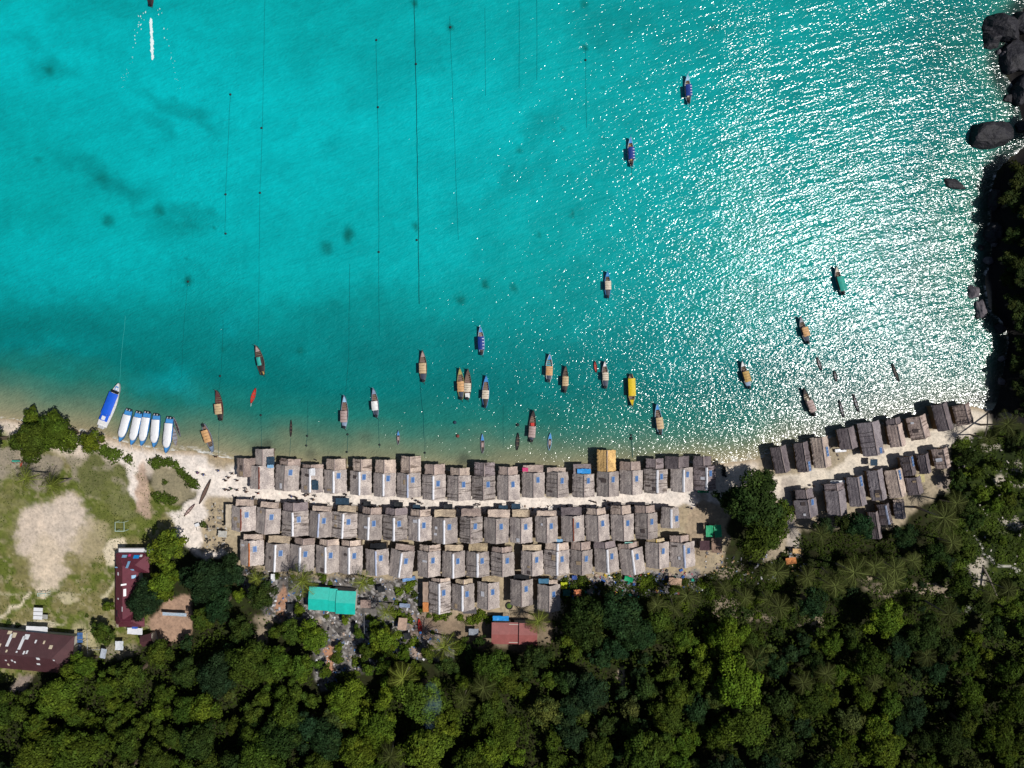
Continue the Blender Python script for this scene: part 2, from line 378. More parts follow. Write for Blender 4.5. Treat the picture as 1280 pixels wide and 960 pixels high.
for bl in ((62, 88, 8, 7, .7), (48, 200, 7, 6, .4), (127, 222, 10, 9, .4), (136, 276, 10, 9, .6), (199, 264, 9, 10, .6), (436, 294, 8, 13, .85), (407, 309, 10, 11, .6), (236, 350, 6, 6, .85), (376, 439, 6, 6, .8), (607, 356, 5, 6, .8),
           (576, 374, 9, 7, .7), (642, 360, 5, 7, .6), (521, 284, 4, 7, .8), (730, 60, 5, 5, .8), (517, 3, 5, 5, .9), (563, 34, 4, 5, .8), (715, 266, 4, 4, .7), (673, 296, 4, 4, .6), (648, 188, 5, 4, .5), (890, 33, 9, 7, .6), (730, 4, 5, 6, .7), (1010, 15, 5, 5, .6),
           (268, 285, 4, 3, .6), (225, 285, 40, 12, .3), (279, 437, 4, 4, .7), (235, 325, 4, 3, .4), (754, 173, 4, 5, .5), (703, 160, 4, 4, .5), (335, 115+440, 7, 9, .5), (387, 568, 8, 10, .5), (325, 562, 14, 12, .5), (456, 545, 10, 8, .3), (580, 575, 10, 8, .7), (752, 110, 4, 4, .4), (917, 113, 4, 4, .5), (935, 150, 4, 4, .4), (250, 568, 18, 4, .6), (1186, 10, 8, 5, .6), (1186, 60, 30, 12, .35), (1220, 130, 40, 20, .25)):
    wblob(bl[0], bl[1], bl[2], bl[3], DD if bl[1] < 470 else D(66, 72, 62, K), bl[4], .8)
wpaint(smooth(700, 1150, wxg) * smooth(70, 180, d) * .6, D(0, 138, 136, K))
wpaint(smooth(800, 1100, wxg) * smooth(280, 460, wyg) * (1 - smooth(100, 160, -(-d))) * smooth(25, 60, d) * .5, D(30, 100, 98, K))
wpaint(smooth(930, 1040, wxg) * smooth(440, 500, wyg) * .6, D(92, 112, 112, K))
wpaint(smooth(1205, 1230, wxg) * (1 - smooth(9, 26, d)) * (wyg < 505) * .85, D(18, 34, 34, K))  # paints the headland's cast shadow into the water colour, near black
wcol *= (1 + (fbm(wxg/9, wyg/9, 88, 3) - .5) * .16 + (fbm(wxg/38, wyg/26, 89, 4) - .5) * .30)[:, None]
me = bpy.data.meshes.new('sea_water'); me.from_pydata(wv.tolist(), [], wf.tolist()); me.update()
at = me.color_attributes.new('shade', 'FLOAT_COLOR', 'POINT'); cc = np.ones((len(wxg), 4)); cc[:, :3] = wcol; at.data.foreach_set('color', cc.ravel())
at = me.attributes.new('shore', 'FLOAT', 'POINT'); at.data.foreach_set('value', np.where(((wxg > 898) & (wxg < 962)) | ((wxg > 215) & (wxg < 300)), d * .4, d))
m, nt, b = newmat('sea_water', .5, .05)
b.inputs['IOR'].default_value = 1.33
a = nt.add('ShaderNodeAttribute', attribute_name='shade'); sh = nt.add('ShaderNodeAttribute', attribute_name='shore'); g = nt.add('ShaderNodeNewGeometry')
def wn(rot, sx, sy, det, ro, dist=0.0):
    vr = nt.add('ShaderNodeVectorRotate'); vr.rotation_type = 'Z_AXIS'; vr.inputs['Angle'].default_value = R(rot); nt.link(g.outputs['Position'], vr.inputs['Vector'])
    mp = nt.add('ShaderNodeVectorMath', operation='MULTIPLY'); mp.inputs[1].default_value = (sx, sy, 1); nt.link(vr.outputs[0], mp.inputs[0])
    n = nt.add('ShaderNodeTexNoise', Scale=1.0, Detail=det, Roughness=ro, Distortion=dist); nt.link(mp.outputs[0], n.inputs['Vector']); return n.outputs['Fac']
def math_(op, a_, b_=None, c_=None):
    n = nt.add('ShaderNodeMath', operation=op)
    for i, v in enumerate((a_, b_, c_)):
        if v is None: continue
        if isinstance(v, (int, float)): n.inputs[i].default_value = v
        else: nt.link(v, n.inputs[i])
    return n.outputs[0]
def rg(f, a0, a1, b0, b1):
    n = nt.add('ShaderNodeMapRange'); nt.link(f, n.inputs[0])
    for i, v in enumerate((a0, a1, b0, b1)): n.inputs[i+1].default_value = v
    return n.outputs[0]
swell = wn(-14, .09, .42, 2.0, .5, .4)
chop = wn(-20, .5, 1.6, 2.0, .6, .6)
rip = wn(-28, 1.1, 2.5, 1.0, .5, .5)
gust = wn(-12, .03, .10, 3.0, .5)
sp = nt.add('ShaderNodeSeparateXYZ'); nt.link(g.outputs['Position'], sp.inputs[0])
chopamp = rg(sp.outputs['Y'], -5.0, 90.0, .18, .10)
hgt = math_('ADD', math_('ADD', math_('MULTIPLY', swell, .36), math_('MULTIPLY', chop, chopamp)), math_('MULTIPLY', rip, rg(sh.outputs['Fac'], 40.0, 260.0, .18, .095)))
foamn = wn(0, .35, .8, 5.0, .7)
line = math_('MULTIPLY', rg(sh.outputs['Fac'], 0.0, 3.0, .9, 0.0), rg(foamn, .48, .62, 0.0, 1.0))
cm = nt.n.new('ShaderNodeMix'); cm.data_type = 'RGBA'; nt.link(line, cm.inputs[0])
wc = mulcol(nt, a.outputs['Color'], ramp(nt, chop, [(.3, (.90, .92, .92)), (.7, (1.10, 1.08, 1.08))]))  # wave height tints ripple light and dark into the base colour
wc = mulcol(nt, wc, ramp(nt, gust, [(.3, (.92, .95, .95)), (.7, (1.08, 1.05, 1.05))]))
nt.link(wc, cm.inputs[6]); cm.inputs[7].default_value = (.62, .62, .60, 1)
nt.link(cm.outputs[2], b.inputs['Base Color'])
bp = nt.add('ShaderNodeBump', Strength=1.0, Distance=1.0); nt.link(hgt, bp.inputs['Height']); nt.link(bp.outputs[0], b.inputs['Normal'])
gl = nt.add('ShaderNodeBsdfGlossy'); gl.inputs['Color'].default_value = (.042, .042, .042, 1); gl.distribution = 'BECKMANN'; gl.inputs['Roughness'].default_value = .18; nt.link(bp.outputs[0], gl.inputs['Normal'])
ads = nt.add('ShaderNodeAddShader'); nt.link(b.outputs[0], ads.inputs[0]); nt.link(gl.outputs[0], ads.inputs[1]); nt.link(ads.outputs[0], nt.n['Material Output'].inputs['Surface'])
me.materials.append(m)
wobj = bpy.data.objects.new('sea_water', me); C.objects.link(wobj); tag(wobj, 'clear turquoise sea with sun glitter on the right', 'water', kind='structure')

# ------------------------------------------------------------------ HUTS
TH = {'n': D(176, 167, 162), 'p': D(192, 176, 164), 'g': D(220, 182, 122), 'd': D(116, 108, 111), 't': D(172, 156, 148), 'k': D(134, 128, 132), 'y': D(180, 164, 136), 'x': D(36, 38, 42), 'o': D(190, 174, 152), 'h': D(140, 130, 132)}
M_RIDGE = {'w': plain('white_plastic_strip', D(226, 226, 232), .4, .5, .12, 3), 'b': plain('pale_blue_strip', D(180, 190, 216), .4, .5, .15, 3),
           'r': plain('rusty_ridge_board', D(128, 72, 58), .8, .2, .3, 3), 'n': plain('worn_ridge_thatch', D(166, 150, 146), .9, .1, .25, 2),
           'o': plain('orange_ridge_board', D(190, 110, 58), .8, .2, .3, 3), 'y': plain('yellow_ridge_strip', D(206, 176, 60), .6, .3, .2, 3)}
M_WALL = plain('woven_bamboo_wall', D(120, 98, 74), .9, .1, .3, 4, .03)
M_WOOD = plain('weathered_wood', D(112, 98, 84), .9, .1, .3, 3, .02)
M_DARKWOOD = plain('dark_wood', D(62, 52, 46), .9, .1, .3, 3)
M_FRAME = plain('white_metal_frame', D(160, 182, 212), .4, .5, .05)
M_PATCHA = plain('new_thatch_patch', D(182, 160, 132), .9, .1, .3, 3); M_PATCHB = plain('dark_thatch_patch', D(92, 82, 80), .9, .1, .3, 3)
def cell_mat():
    m, nt, b = newmat('solar_cells', .22, .6)
    uv = nt.add('ShaderNodeTexCoord'); br = nt.add('ShaderNodeTexBrick', Scale=1.0); nt.link(uv.outputs['Object'], br.inputs['Vector'])
    br.inputs['Color1'].default_value = (*D(58, 94, 150), 1); br.inputs['Color2'].default_value = (*D(50, 82, 134), 1); br.inputs['Mortar'].default_value = (*D(110, 150, 200), 1)
    br.offset = 0; br.inputs['Mortar Size'].default_value = .02; br.inputs['Brick Width'].default_value = .33; br.inputs['Row Height'].default_value = .33
    nt.link(br.outputs['Color'], b.inputs['Base Color']); return m
M_CELL = cell_mat()

def roof_mesh(w, y0, y1, ze, zr, taper=0.0, rr=None, th=.13, rag=.09, sag=.08):
    """gabled thatch roof: ridge along y"""
    rr = rr or rnd; mb = MB(); m = 7; n = max(6, int((y1 - y0) / .45)); uv = []
    prof = [(-1 + i / m) for i in range(m)] + [i / m for i in range(m + 1)]
    L = math.hypot(w / 2, zr - ze); top = []; bot = []
    for j in range(n + 1):
        t = j / n
        for i, p in enumerate(prof):
            hw = w / 2 * (1 + taper * (t - .5))
            x = p * hw; y = y0 + (y1 - y0) * t; z = zr - (zr - ze) * abs(p) - sag * math.sin(math.pi * t) * (1 - abs(p)) + rr.uniform(-.03, .03)
            z += .012 * math.cos(abs(p) * m * math.pi)
            if abs(p) > .99: x += rr.uniform(-rag, rag) ; z -= .04
            if j in (0, n): y += rr.uniform(-rag, rag)
            top.append((x, y, z)); uv.append((y, p * L + (40 if p < 0 else 0)))
    for (x, y, z) in top: bot.append((x * .985, y, z - th))
    N = len(top); W = len(prof); fs = []
    for j in range(n):
        for i in range(W - 1):
            a = j * W + i
            fs.append((a, a + 1, a + W + 1, a + W)); fs.append((N + a, N + a + W, N + a + W + 1, N + a + 1))
        a = j * W; fs.append((a, a + W, N + a + W, N + a)); a = j * W + W - 1; fs.append((a, N + a, N + a + W, a + W))
    for i in range(W - 1):
        a = i; fs.append((a, N + a, N + a + 1, a + 1)); a = n * W + i; fs.append((a, a + 1, N + a + 1, N + a))
    mb.add(top + bot, fs); mb.uv = uv + uv
    return mb
def shed_roof(w, y0, y1, zlo, zhi, rr=None, th=.1, axis='y'):
    rr = rr or rnd; mb = MB(); m = 8; n = max(4, int((y1 - y0) / .4)); top = []; uv = []
    for j in range(n + 1):
        for i in range(m + 1):
            x = -w/2 + w*i/m; y = y0 + (y1-y0)*j/n; t = j/n
            z = zhi + (zlo - zhi)*t + rr.uniform(-.04, .04) - .03*math.sin(i*2.1)
            if i in (0, m): x += rr.uniform(-.08, .08)
            if j in (0, n): y += rr.uniform(-.08, .08)
            top.append((x, y, z)); uv.append((x, y))
    N = len(top); W = m + 1; fs = []
    bot = [(x, y, z - th) for x, y, z in top]
    for j in range(n):
        for i in range(m):
            a = j*W+i; fs.append((a, a+1, a+W+1, a+W)); fs.append((N+a, N+a+W, N+a+W+1, N+a+1))
        a = j*W; fs.append((a, a+W, N+a+W, N+a)); a = j*W+m; fs.append((a, N+a, N+a+W, a+W))
    for i in range(m):
        a = i; fs.append((a, N+a, N+a+1, a+1)); a = n*W+i; fs.append((a, a+1, N+a+1, N+a))
    mb.add(top+bot, fs); mb.uv = uv + uv
    return mb
def ridge_strip(y0, y1, z, slope, wid, lift=.06, rr=None):
    rr = rr or rnd; mb = MB(); n = max(4, int((y1-y0)/.5)); top = []
    for j in range(n+1):
        y = y0 + (y1-y0)*j/n; a = wid/2 + rr.uniform(-.05, .05); b_ = wid/2 + rr.uniform(-.05, .05); zz = z + lift - .08*math.sin(math.pi*j/n) + rr.uniform(0, .02)
        top += [(-a, y, zz - slope*a + .02), (0, y, zz + .03), (b_, y, zz - slope*b_ + .02)]
    N = len(top); fs = []
    bot = [(x, y, z_-.03) for x, y, z_ in top]
    for j in range(n):
        for i in range(2):
            a = j*3+i; fs.append((a, a+1, a+4, a+3)); fs.append((N+a, N+a+3, N+a+4, N+a+1))
        a = j*3; fs.append((a, a+3, N+a+3, N+a)); a = j*3+2; fs.append((a, N+a, N+a+3, a+3))
    for i in range(2):
        fs.append((i, N+i, N+i+1, i+1)); a = n*3+i; fs.append((a, a+1, N+a+1, N+a))
    return mb.add(top+bot, fs)
def panel(parent, x, y, z, tilt, w, l, n=1, frame=True, name='solar_panel'):
    """solar panel lying on the right slope; tilt = slope angle"""
    f = MB(); t = .05; cells = MB()
    p = bpy.data.objects.new(name, None)
    seg = l / n
    for k in range(n):
        yc = -l/2 + seg*(k+.5)
        f.box((0, yc, 0), (w, seg - .03, t)); cells.box((0, yc, t/2 + .012), (w - .15, seg - .17, .02))
    fr = f.build(name, M_FRAME, parent); fr.location = (x, y, z); fr.rotation_euler = (0, tilt, R(rnd.uniform(-4, 4)))
    ce = cells.build('solar_cells', M_CELL, fr)
    bpy.data.objects.remove(p)
    return fr

def hut(row, spec):
    """spec: dict(cx,cy,w,l,a,porch,ridge,tone,flags)"""
    cx, cy, w, l, a = spec['c']; fl = spec.get('fl', '')
    tall = .9 if 'T' in fl else 0
    ze = 2.75 + tall + rnd.uniform(-.1, .15); rise = spec.get('rise', 2.0 if w > 24 else 1.6)
    X, Y, gz = ground_at(cx, cy, ze)
    gz = max(gz, 0.0)
    k = S * (H - ze - gz) / H; W = w * k; L = l * k
    o = thing('thatched_hut', '', 'hut', (X, Y, gz), R(a), None)
    zr = ze + rise * (W / 5.5) ** .5; sl = (zr - ze) / (W / 2); tilt = math.atan(sl)
    rr = random.Random(int(cx * 31 + cy))
    tone = TH[spec.get('tone', 'n')]; j = rr.choice([.80, .9, 1.0, 1.0, 1.08, 1.16])*rr.uniform(.95, 1.05); tone = tuple(c * j for c in tone)
    mat = M_THATCH_S if 's' in fl else M_THATCH
    roof = roof_mesh(W, -L/2, L/2, ze, zr, spec.get('taper', rr.uniform(-.05, .03)), rr).build('roof', mat, o, color=tone)
    rg_ = spec.get('ridge', 'n')
    wd = {'w': .55, 'b': .42, 'r': .34, 'n': .16, 'o': .34, 'y': .3}[rg_]
    ridge_strip(-L/2 + rr.uniform(.05, .3), L/2 - rr.uniform(.05, .5), zr, sl, wd, rr=rr).build('ridge_cap', M_RIDGE[rg_], roof)
    if 's' in fl or rr.random() < .12:
        for q in range(rr.randint(3, 6)):
            y = -L/2 + L*(q+.5)/6 + rr.uniform(-.3, .3); side = -1 if rr.random() < .65 else 1
            mb = MB(); e = rr.uniform(-.25, .25)
            mb.tube([(side*W*.5*t_, y + e*t_ + rr.uniform(-.05, .05), zr - (zr-ze)*t_ + .07) for t_ in (.04, .35, .7, .98)], .035, 5)
            mb.build('bamboo_pole', M_DARKWOOD, roof)
    if not 'P' in fl:
        pw, pl, pn = (1.0, 1.45, 1)
        if 'Q' in fl: pw, pl, pn = .95, 2.4, 3
        if 'B' in fl: pw, pl, pn = 1.6, 1.7, 1
        fx = spec.get('px', .20); fy = spec.get('py', .34 + rr.uniform(-.02, .02))
        x = fx * W; y = L/2 - fy*L
        panel(roof, x, y, zr - sl*x + .13, tilt, pw, pl, pn)
    if rr.random() < .42:
        for q in range(rr.randint(1, 2)):
            mt_ = rr.choice([M_PATCHA, M_PATCHB, M_PATCHB, M_PATCHA, M_RIDGE['w']]); pw_ = rr.uniform(.5, 1.5); pl_2 = rr.uniform(.4, 1.3); xq = -rr.uniform(.12, .36)*W; yq = rr.uniform(-.38, .38)*L
            MB().box((xq, yq, zr - sl*abs(xq) + .07), (pw_, pl_2, .04), rz=rr.uniform(-.1, .1), ry=-tilt).build('thatch_patch', mt_, roof)
    # walls, floor, stilts
    zf = .75
    wall = MB(); t = .08; ww = W - 1.0; wl = L - .9; h = ze + .25 - zf
    zc = zf + h/2
    wall.box((-ww/2, 0, zc), (t, wl, h)); wall.box((ww/2, 0, zc), (t, wl, h))
    wall.box((0, -wl/2, zc), (ww - t, t, h)); 
    wall.box((-ww/4 - .25, wl/2, zc), (ww/2 - .5 - t, t, h)); wall.box((ww/4 + .25, wl/2, zc), (ww/2 - .5 - t, t, h)); wall.box((0, wl/2, zf + h - .2), (1.0, t, .4))
    for sy in (-1, 1):
        yy = sy * wl / 2; hw = ww/2
        v = [(-hw, yy - t/2, zf + h), (hw, yy - t/2, zf + h), (0, yy - t/2, zf + h + hw*sl - .05), (-hw, yy + t/2, zf + h), (hw, yy + t/2, zf + h), (0, yy + t/2, zf + h + hw*sl - .05)]
        wall.add(v, [(0, 1, 2), (5, 4, 3), (0, 3, 4, 1), (1, 4, 5, 2), (2, 5, 3, 0)])
    wall.build('wall', M_WALL, o)
    fl_ = MB(); nb = 10
    pl_ = 0
    if spec.get('porch'):
        po = spec['porch']; pl_ = po[1] * k
    y1 = L/2 - .45 + pl_
    for q in range(nb): fl_.box((-ww/2 + ww*(q+.5)/nb, (-wl/2 + y1)/2, zf - .04), (ww/nb - .03, y1 + wl/2, .06))
    fl_.build('floor', M_WOOD, o)
    drop = -gz - .4 if gz < .3 else -.15
    for sx in (-1, 1):
        for yy in (-wl/2 + .1, 0, wl/2, y1 - .15):
            mb = MB(); mb.tube([(sx*(ww/2 - .1), yy, drop), (sx*(ww/2 - .1), yy, zf - .09)], .08, 6); mb.build('stilt', M_WOOD, o)
    # porch roof towards the sea
    if spec.get('porch'):
        pw_, pl2, off, ptone, kind = spec['porch']; PW = pw_*k; PL = pl2*k; off *= k
        c = TH[ptone]; jj = rr.uniform(.9, 1.12); c = tuple(q*jj for q in c)
        if kind == 'g':
            zpe = ze - .12; zpr = zpe + (zr - ze) * (PW/W) * .92 - .1
            pr = roof_mesh(PW, L/2 - .35, L/2 + PL, zpe, zpr, rr.uniform(-.06, .02), rr)
            pr.v = [(x + off, y, z) for x, y, z in pr.v]
            pr = pr.build('porch_roof', M_THATCH_S if rr.random() < .3 else M_THATCH, o, color=c)
            mb = ridge_strip(L/2 + .05, L/2 + PL - .1, zpr, (zpr-zpe)/(PW/2), .2 if 'W' not in fl else .5, rr=rr); mb.v = [(x + off, y, z) for x, y, z in mb.v]
            mb.build('ridge_cap', M_RIDGE['w'] if 'W' in fl else M_RIDGE['y'] if ptone == 'y' else M_RIDGE['n'], pr)
        else:
            zh = ze + .35; pr = shed_roof(PW, L/2 - .2, L/2 + PL, zh - .35, zh, rr)
            pr.v = [(x + off, y, z) for x, y, z in pr.v]
            pr = pr.build('porch_roof', M_THATCH, o, color=c)
        for sx in (-1, 1):
            mb = MB(); mb.tube([(off + sx*(PW/2 - .35), L/2 + PL - .3, drop), (off + sx*(PW/2 - .35), L/2 + PL - .3, ze - .05)], .06, 6); mb.build('post', M_WOOD, o)
    return o, X
HUTS = {}
def hrow(row, items):
    for it in items:
        x0, x1, y0, y1, po, ridge, fl = it[:7]; ex = it[7] if len(it) > 7 else {}
        a = ex.get('a', 0); w = x1 - x0; l = y1 - y0
        sp = dict(c=((x0+x1)/2, (y0+y1)/2, w, l, a), ridge=ridge, fl=fl, tone=ex.get('tone', 'n'))
        for kx in ('px', 'py', 'taper', 'rise'):
            if kx in ex: sp[kx] = ex[kx]
        if po:
            px0, px1, py0, tn, kind = po
            sp['porch'] = (px1 - px0, y0 - py0, (px0 + px1)/2 - (x0 + x1)/2, tn, kind)
        o, X = hut(row, sp); HUTS.setdefault(row, []).append((X, o, sp))
# beachfront row: (x0,x1,y0,y1,(porch x0,x1,y0,tone,kind),ridge,flags)
hrow('A', [
 (296, 319, 572.5, 595.5, None, 'n', 'P', {'tone': 't', 'taper': 0}),
 (312.3, 342.5, 581.4, 610.6, (319, 342, 561, 'n', 'g'), 'r', 'P'),
 (344, 374, 581, 612.6, (348, 374.4, 573, 't', 'g'), 'n', '', {'a': -3, 'py': .27}),
 (376, 404, 585, 615.5, (378, 404, 580.3, 't', 'g'), 'w', 'P'),
 (405, 433.4, 587, 615.8, (407.7, 432, 573.6, 'p', 'g'), 'w', '', {'py': .24}),
 (437.7, 464.5, 588.4, 618, (441, 464.5, 573.6, 'p', 'g'), 'w', '', {'py': .24}),
 (467, 494.7, 590.8, 620, (468.8, 494.7, 574.4, 'p', 'g'), 'w', '', {'py': .22}),
 (496, 526, 590.8, 621, (501, 526, 570, 'p', 'g'), 'b', '', {'py': .27}),
 (527.8, 557.2, 592.8, 624, (531, 556, 580, 't', 'g'), 'w', ''),
 (559, 589, 594, 625, (563, 587, 584.5, 'p', 'g'), 'n', 's', {'tone': 'n'}),
 (590, 619.2, 594.7, 624.4, (592.7, 618.4, 578, 'h', 'g'), 'n', 's'),
 (621.4, 649.8, 593.4, 624.4, (623.3, 647.2, 583, 't', 'g'), 'n', ''),
 (652.3, 680.8, 590.3, 621.3, (654, 679, 581.4, 't', 's'), 'n', '', {'py': .28}),
 (683, 710.5, 589.5, 620.8, (684, 707.3, 584.5, 'p', 's'), 'n', ''),
 (715.5, 743, 592, 620.8, (716.7, 738.6, 580, 'h', 's'), 'n', 's', {'py': .28}),
 (746, 773.8, 589.2, 620, (746.4, 769.8, 562.3, 'g', 'g'), 'n', '', {'py': .3}),
 (774.7, 803.3, 587.3, 617.3, (774.7, 800.6, 576.7, 't', 'g'), 'n', ''),
 (805, 834.2, 585.8, 616, (807.7, 829.4, 573, 'h', 'g'), 'w', 's', {'py': .3}),
 (838.4, 866.2, 583.8, 614.2, (831.4, 861.6, 570, 'd', 'g'), 'w', '', {'py': .28}),
 (867, 894.7, 581.9, 612, (866.6, 889.2, 570, 'd', 'g'), 'w', 's', {'py': .3, 'tone': 'h'})])
hrow('B', [
 (289.7, 320.2, 632.2, 662.7, (295, 317.8, 624.4, 'p', 's'), 'r', ''),
 (320, 350.6, 634.5, 666, (325, 347.5, 627.5, 'p', 's'), 'n', '', {'a': -4}),
 (352.2, 385.8, 637.7, 669, (353.8, 385, 627.5, 'h', 'g'), 'w', 's'),
 (386.3, 415, 638.8, 670.5, (390, 414, 632.5, 'p', 's'), 'b', '', {'a': -3}),
 (414.7, 446.7, 639.5, 671.3, (421.7, 444.4, 632, 'o', 's'), 'w', 's', {'a': -3}),
 (447.3, 477.5, 642.3, 673.6, (452, 476.3, 633.8, 't', 'g'), 'w', '', {'a': -2}),
 (478.3, 509.4, 643, 674.4, (481.7, 509, 634.5, 'h', 'g'), 'w', 's'),
 (510.3, 539.5, 645, 675, (513.4, 538, 636.4, 'p', 'g'), 'w', ''),
 (540, 571.9, 646.3, 678, (542.7, 569.2, 636.9, 'o', 's'), 'w', ''),
 (574.7, 603, 645.5, 677.5, (577, 601.3, 635.8, 't', 's'), 'n', 's'),
 (605, 635.8, 646.6, 677.8, (609.7, 637, 636.9, 'p', 's'), 'n', '', {'a': -1}),
 (637.3, 665.5, 646.3, 677.5, (640.5, 660.5, 637, 'o', 's'), 'n', ''),
 (669, 697.2, 645, 677, (671, 695.6, 638.4, 'p', 's'), 'n', ''),
 (701.6, 730.3, 644, 675.6, (702, 727.3, 634, 'd', 's'), 'r', '', {'a': 1}),
 (732, 761.6, 643, 674.7, (734, 757.8, 635, 'p', 'g'), 'n', '', {'a': 2}),
 (763.8, 792.3, 642.3, 674.7, (763.8, 789.2, 631.4, 'p', 'g'), 'n', '', {'a': 1}),
 (794, 822, 640.5, 672.5, (794, 819, 631.4, 't', 'g'), 'n', '', {'a': 1}),
 (826.3, 849, 633.4, 659.5, None, 'w', '', {'px': .33, 'py': .55, 'taper': -.1})])
hrow('C', [
 (300.3, 330, 674.4, 705.6, (305, 329, 667.8, 'p', 's'), 'o', ''),
 (331.6, 362, 678.3, 712.7, (335, 362, 669.7, 'o', 's'), 'w', '', {'a': -2}),
 (362.3, 392.8, 679.8, 713, (367.5, 392.5, 672, 't', 'g'), 'w', '', {'a': -2}),
 (394.8, 423.8, 681, 715, (398.8, 423.8, 673.6, 'p', 'g'), 'w', ''),
 (423.4, 453.4, 682, 715.6, (426.9, 451, 675, 'p', 'g'), 'w', ''),
 (457.2, 486, 685.5, 718, (463.4, 483.8, 679, 'x', 's'), 'b', '', {'a': 1}),
 (487, 517, 687, 720.5, (492, 516, 680.3, 't', 's'), 'w', '', {'a': -7}),
 (522, 550.6, 688, 719.7, (524.4, 550.6, 680.3, 'p', 'g'), 'n', ''),
 (552.8, 581.4, 688.4, 720.5, (556.4, 579, 681, 'o', 's'), 'w', ''),
 (583, 611.6, 688.8, 719.7, (586, 609.5, 679, 'y', 's'), 'w', ''),
 (613.6, 643, 689.7, 719, (615, 639.8, 683, 't', 'g'), 'n', ''),
 (651.3, 679, 688, 717.8, (653, 676.6, 681, 'o', 's'), 'n', ''),
 (680, 711.7, 686.9, 717.3, (682, 711, 677.8, 'p', 'g'), 'w', 'W'),
 (712.5, 740.6, 686.9, 716.6, (714, 738, 676.7, 't', 'g'), 'n', ''),
 (743.5, 773, 684.5, 714, (743.4, 770.3, 676, 'h', 'g'), 'w', '', {'a': 3}),
 (775, 805, 684.5, 716.5, (775, 799, 678, 't', 'g'), 'w', '', {'a': 7}),
 (806.9, 836.6, 677, 708.8, (808, 831, 672.5, 'y', 'g'), 'n', '', {'a': 1}),
 (837.7, 868.6, 677, 707.7, (838.6, 862, 668.6, 't', 'g'), 'b', '', {'a': 3})])
hrow('D', [
 (536.4, 563.4, 726.4, 765, (539, 562.7, 722, 'p', 'g'), 'w', 's'),
 (564.5, 592.8, 729, 761.6, (569, 590.8, 723.3, 'o', 'g'), 'w', ''),
 (596.7, 624.4, 726.7, 759.5, (602.2, 622.8, 720, 'y', 's'), 'n', ''),
 (638, 666, 723.6, 756, (642, 661.7, 718, 'x', 's'), 'n', ''),
 (671.9, 700.3, 729.8, 762.7, (686, 697, 725, 'p', 's'), 'n', '')])
def rrow(row, items):
    for cx, cy, w, l, a, tone, ridge, fl, ex in items:
        sp = dict(c=(cx, cy, w, l, a), ridge=ridge, fl=fl, tone=tone, rise=1.85); sp.update(ex)
        o, X = hut(row, sp); HUTS.setdefault(row, []).append((X, o, sp))
rrow('R', [
 (975.7, 574, 19.6, 33, 12, 'd', 'n', 'P', {}),
 (1003.5, 571, 18, 37, 9, 'd', 'n', 'Q', {'py': .83, 'px': .27}),
 (1026, 565, 22, 38, 8, 'h', 'n', 'Q', {'py': .5, 'px': .3, 'tone': 'p'}),
 (1059, 547.5, 22, 27, 12, 'd', 'n', 'P', {}),
 (1088.8, 548, 27.5, 42, 10, 'k', 'n', '', {'py': .88, 'px': .25}),
 (1120.3, 544, 20, 28, 11, 't', 'n', 'P', {'porch': (18, 8, 0, 'd', 'g')}),
 (1148, 534, 25, 29, 15, 't', 'n', 'Ps', {}),
 (1178, 521, 20, 34, 15, 'd', 'n', 'PT', {}),
 (1203.8, 517.5, 22, 26, 14, 't', 'n', 'Ps', {})])
rrow('S', [
 (1007.5, 634.7, 28, 23, 9, 'k', 'n', '', {'porch': (22, 12, 1, 'd', 'g'), 'py': .2, 'px': .25}),
 (1045.5, 628, 25, 31, 7, 'k', 'n', 'P', {'porch': (25, 9, 0, 'h', 'g')}),
 (1070.6, 613.5, 21, 37, 9, 'k', 'n', 'Q', {'py': .18, 'px': .27}),
 (1096, 605.6, 20, 38, 10, 'k', 'n', 'P', {}),
 (1119.4, 603.4, 22, 35, 12, 'p', 'n', 'Q', {'py': .22, 'px': .22}),
 (1135, 582, 17, 24, 11, 'd', 'n', 'Q', {'py': .3, 'px': .28}),
 (1155, 579.4, 15, 24, 11, 'd', 'n', 'P', {}),
 (1176.6, 572.3, 20, 25, 12, 't', 'n', 'Ps', {}),
 (1142.8, 606.6, 20, 22, 12, 'd', 'n', 'P', {})])
rrow('T', [(1106, 642, 15, 26, 12, 'd', 'b', 'P', {}), (1124.6, 638, 14, 20, 8, 'k', 'n', 'P', {'porch': (13, 4, 0, 'p', 's')}), (1093.7, 656, 13, 34, 9, 'h', 'n', 'P', {})])
RN = {'A': ('thatched huts of the beachfront row', 'in the beachfront row'), 'B': ('thatched huts of the second row', 'in the second row'),
      'C': ('thatched huts of the third row', 'in the third row'), 'D': ('thatched huts of the fourth row', 'in short fourth row'),
      'R': ('waterside thatched huts at the eastern end', 'in eastern waterside row'), 'S': ('inland thatched huts at the eastern end', 'in eastern inland row'), 'T': ('small thatched huts beside the eastern trees', 'of the eastern back huts')}
RW = {'w': 'white ridge strip', 'b': 'bluish ridge strip', 'r': 'rusty ridge board', 'n': 'bare ridge', 'o': 'orange ridge board', 'y': 'yellow ridge strip'}
TW = {'p': 'pale', 'o': 'straw', 'y': 'yellowish', 'g': 'golden', 'd': 'dark', 'h': 'grey', 't': 'tan', 'x': 'black', 'n': 'brown'}
for row, its in HUTS.items():
    its.sort(key=lambda a: a[0])
    for i, (X, o, sp) in enumerate(its):
        w = 'leftmost' if i == 0 else 'rightmost' if i == len(its)-1 else nth(i) + ' from left'
        o['group'] = RN[row][0]
        pc = (TW[sp['porch'][3]] + ' porch') if sp.get('porch') else 'no porch'
        o['label'] = f"hut with {RW[sp['ridge']]} and {pc}, {w} {RN[row][1]}"; assert len(o['label'].split()) <= 16, o['label']

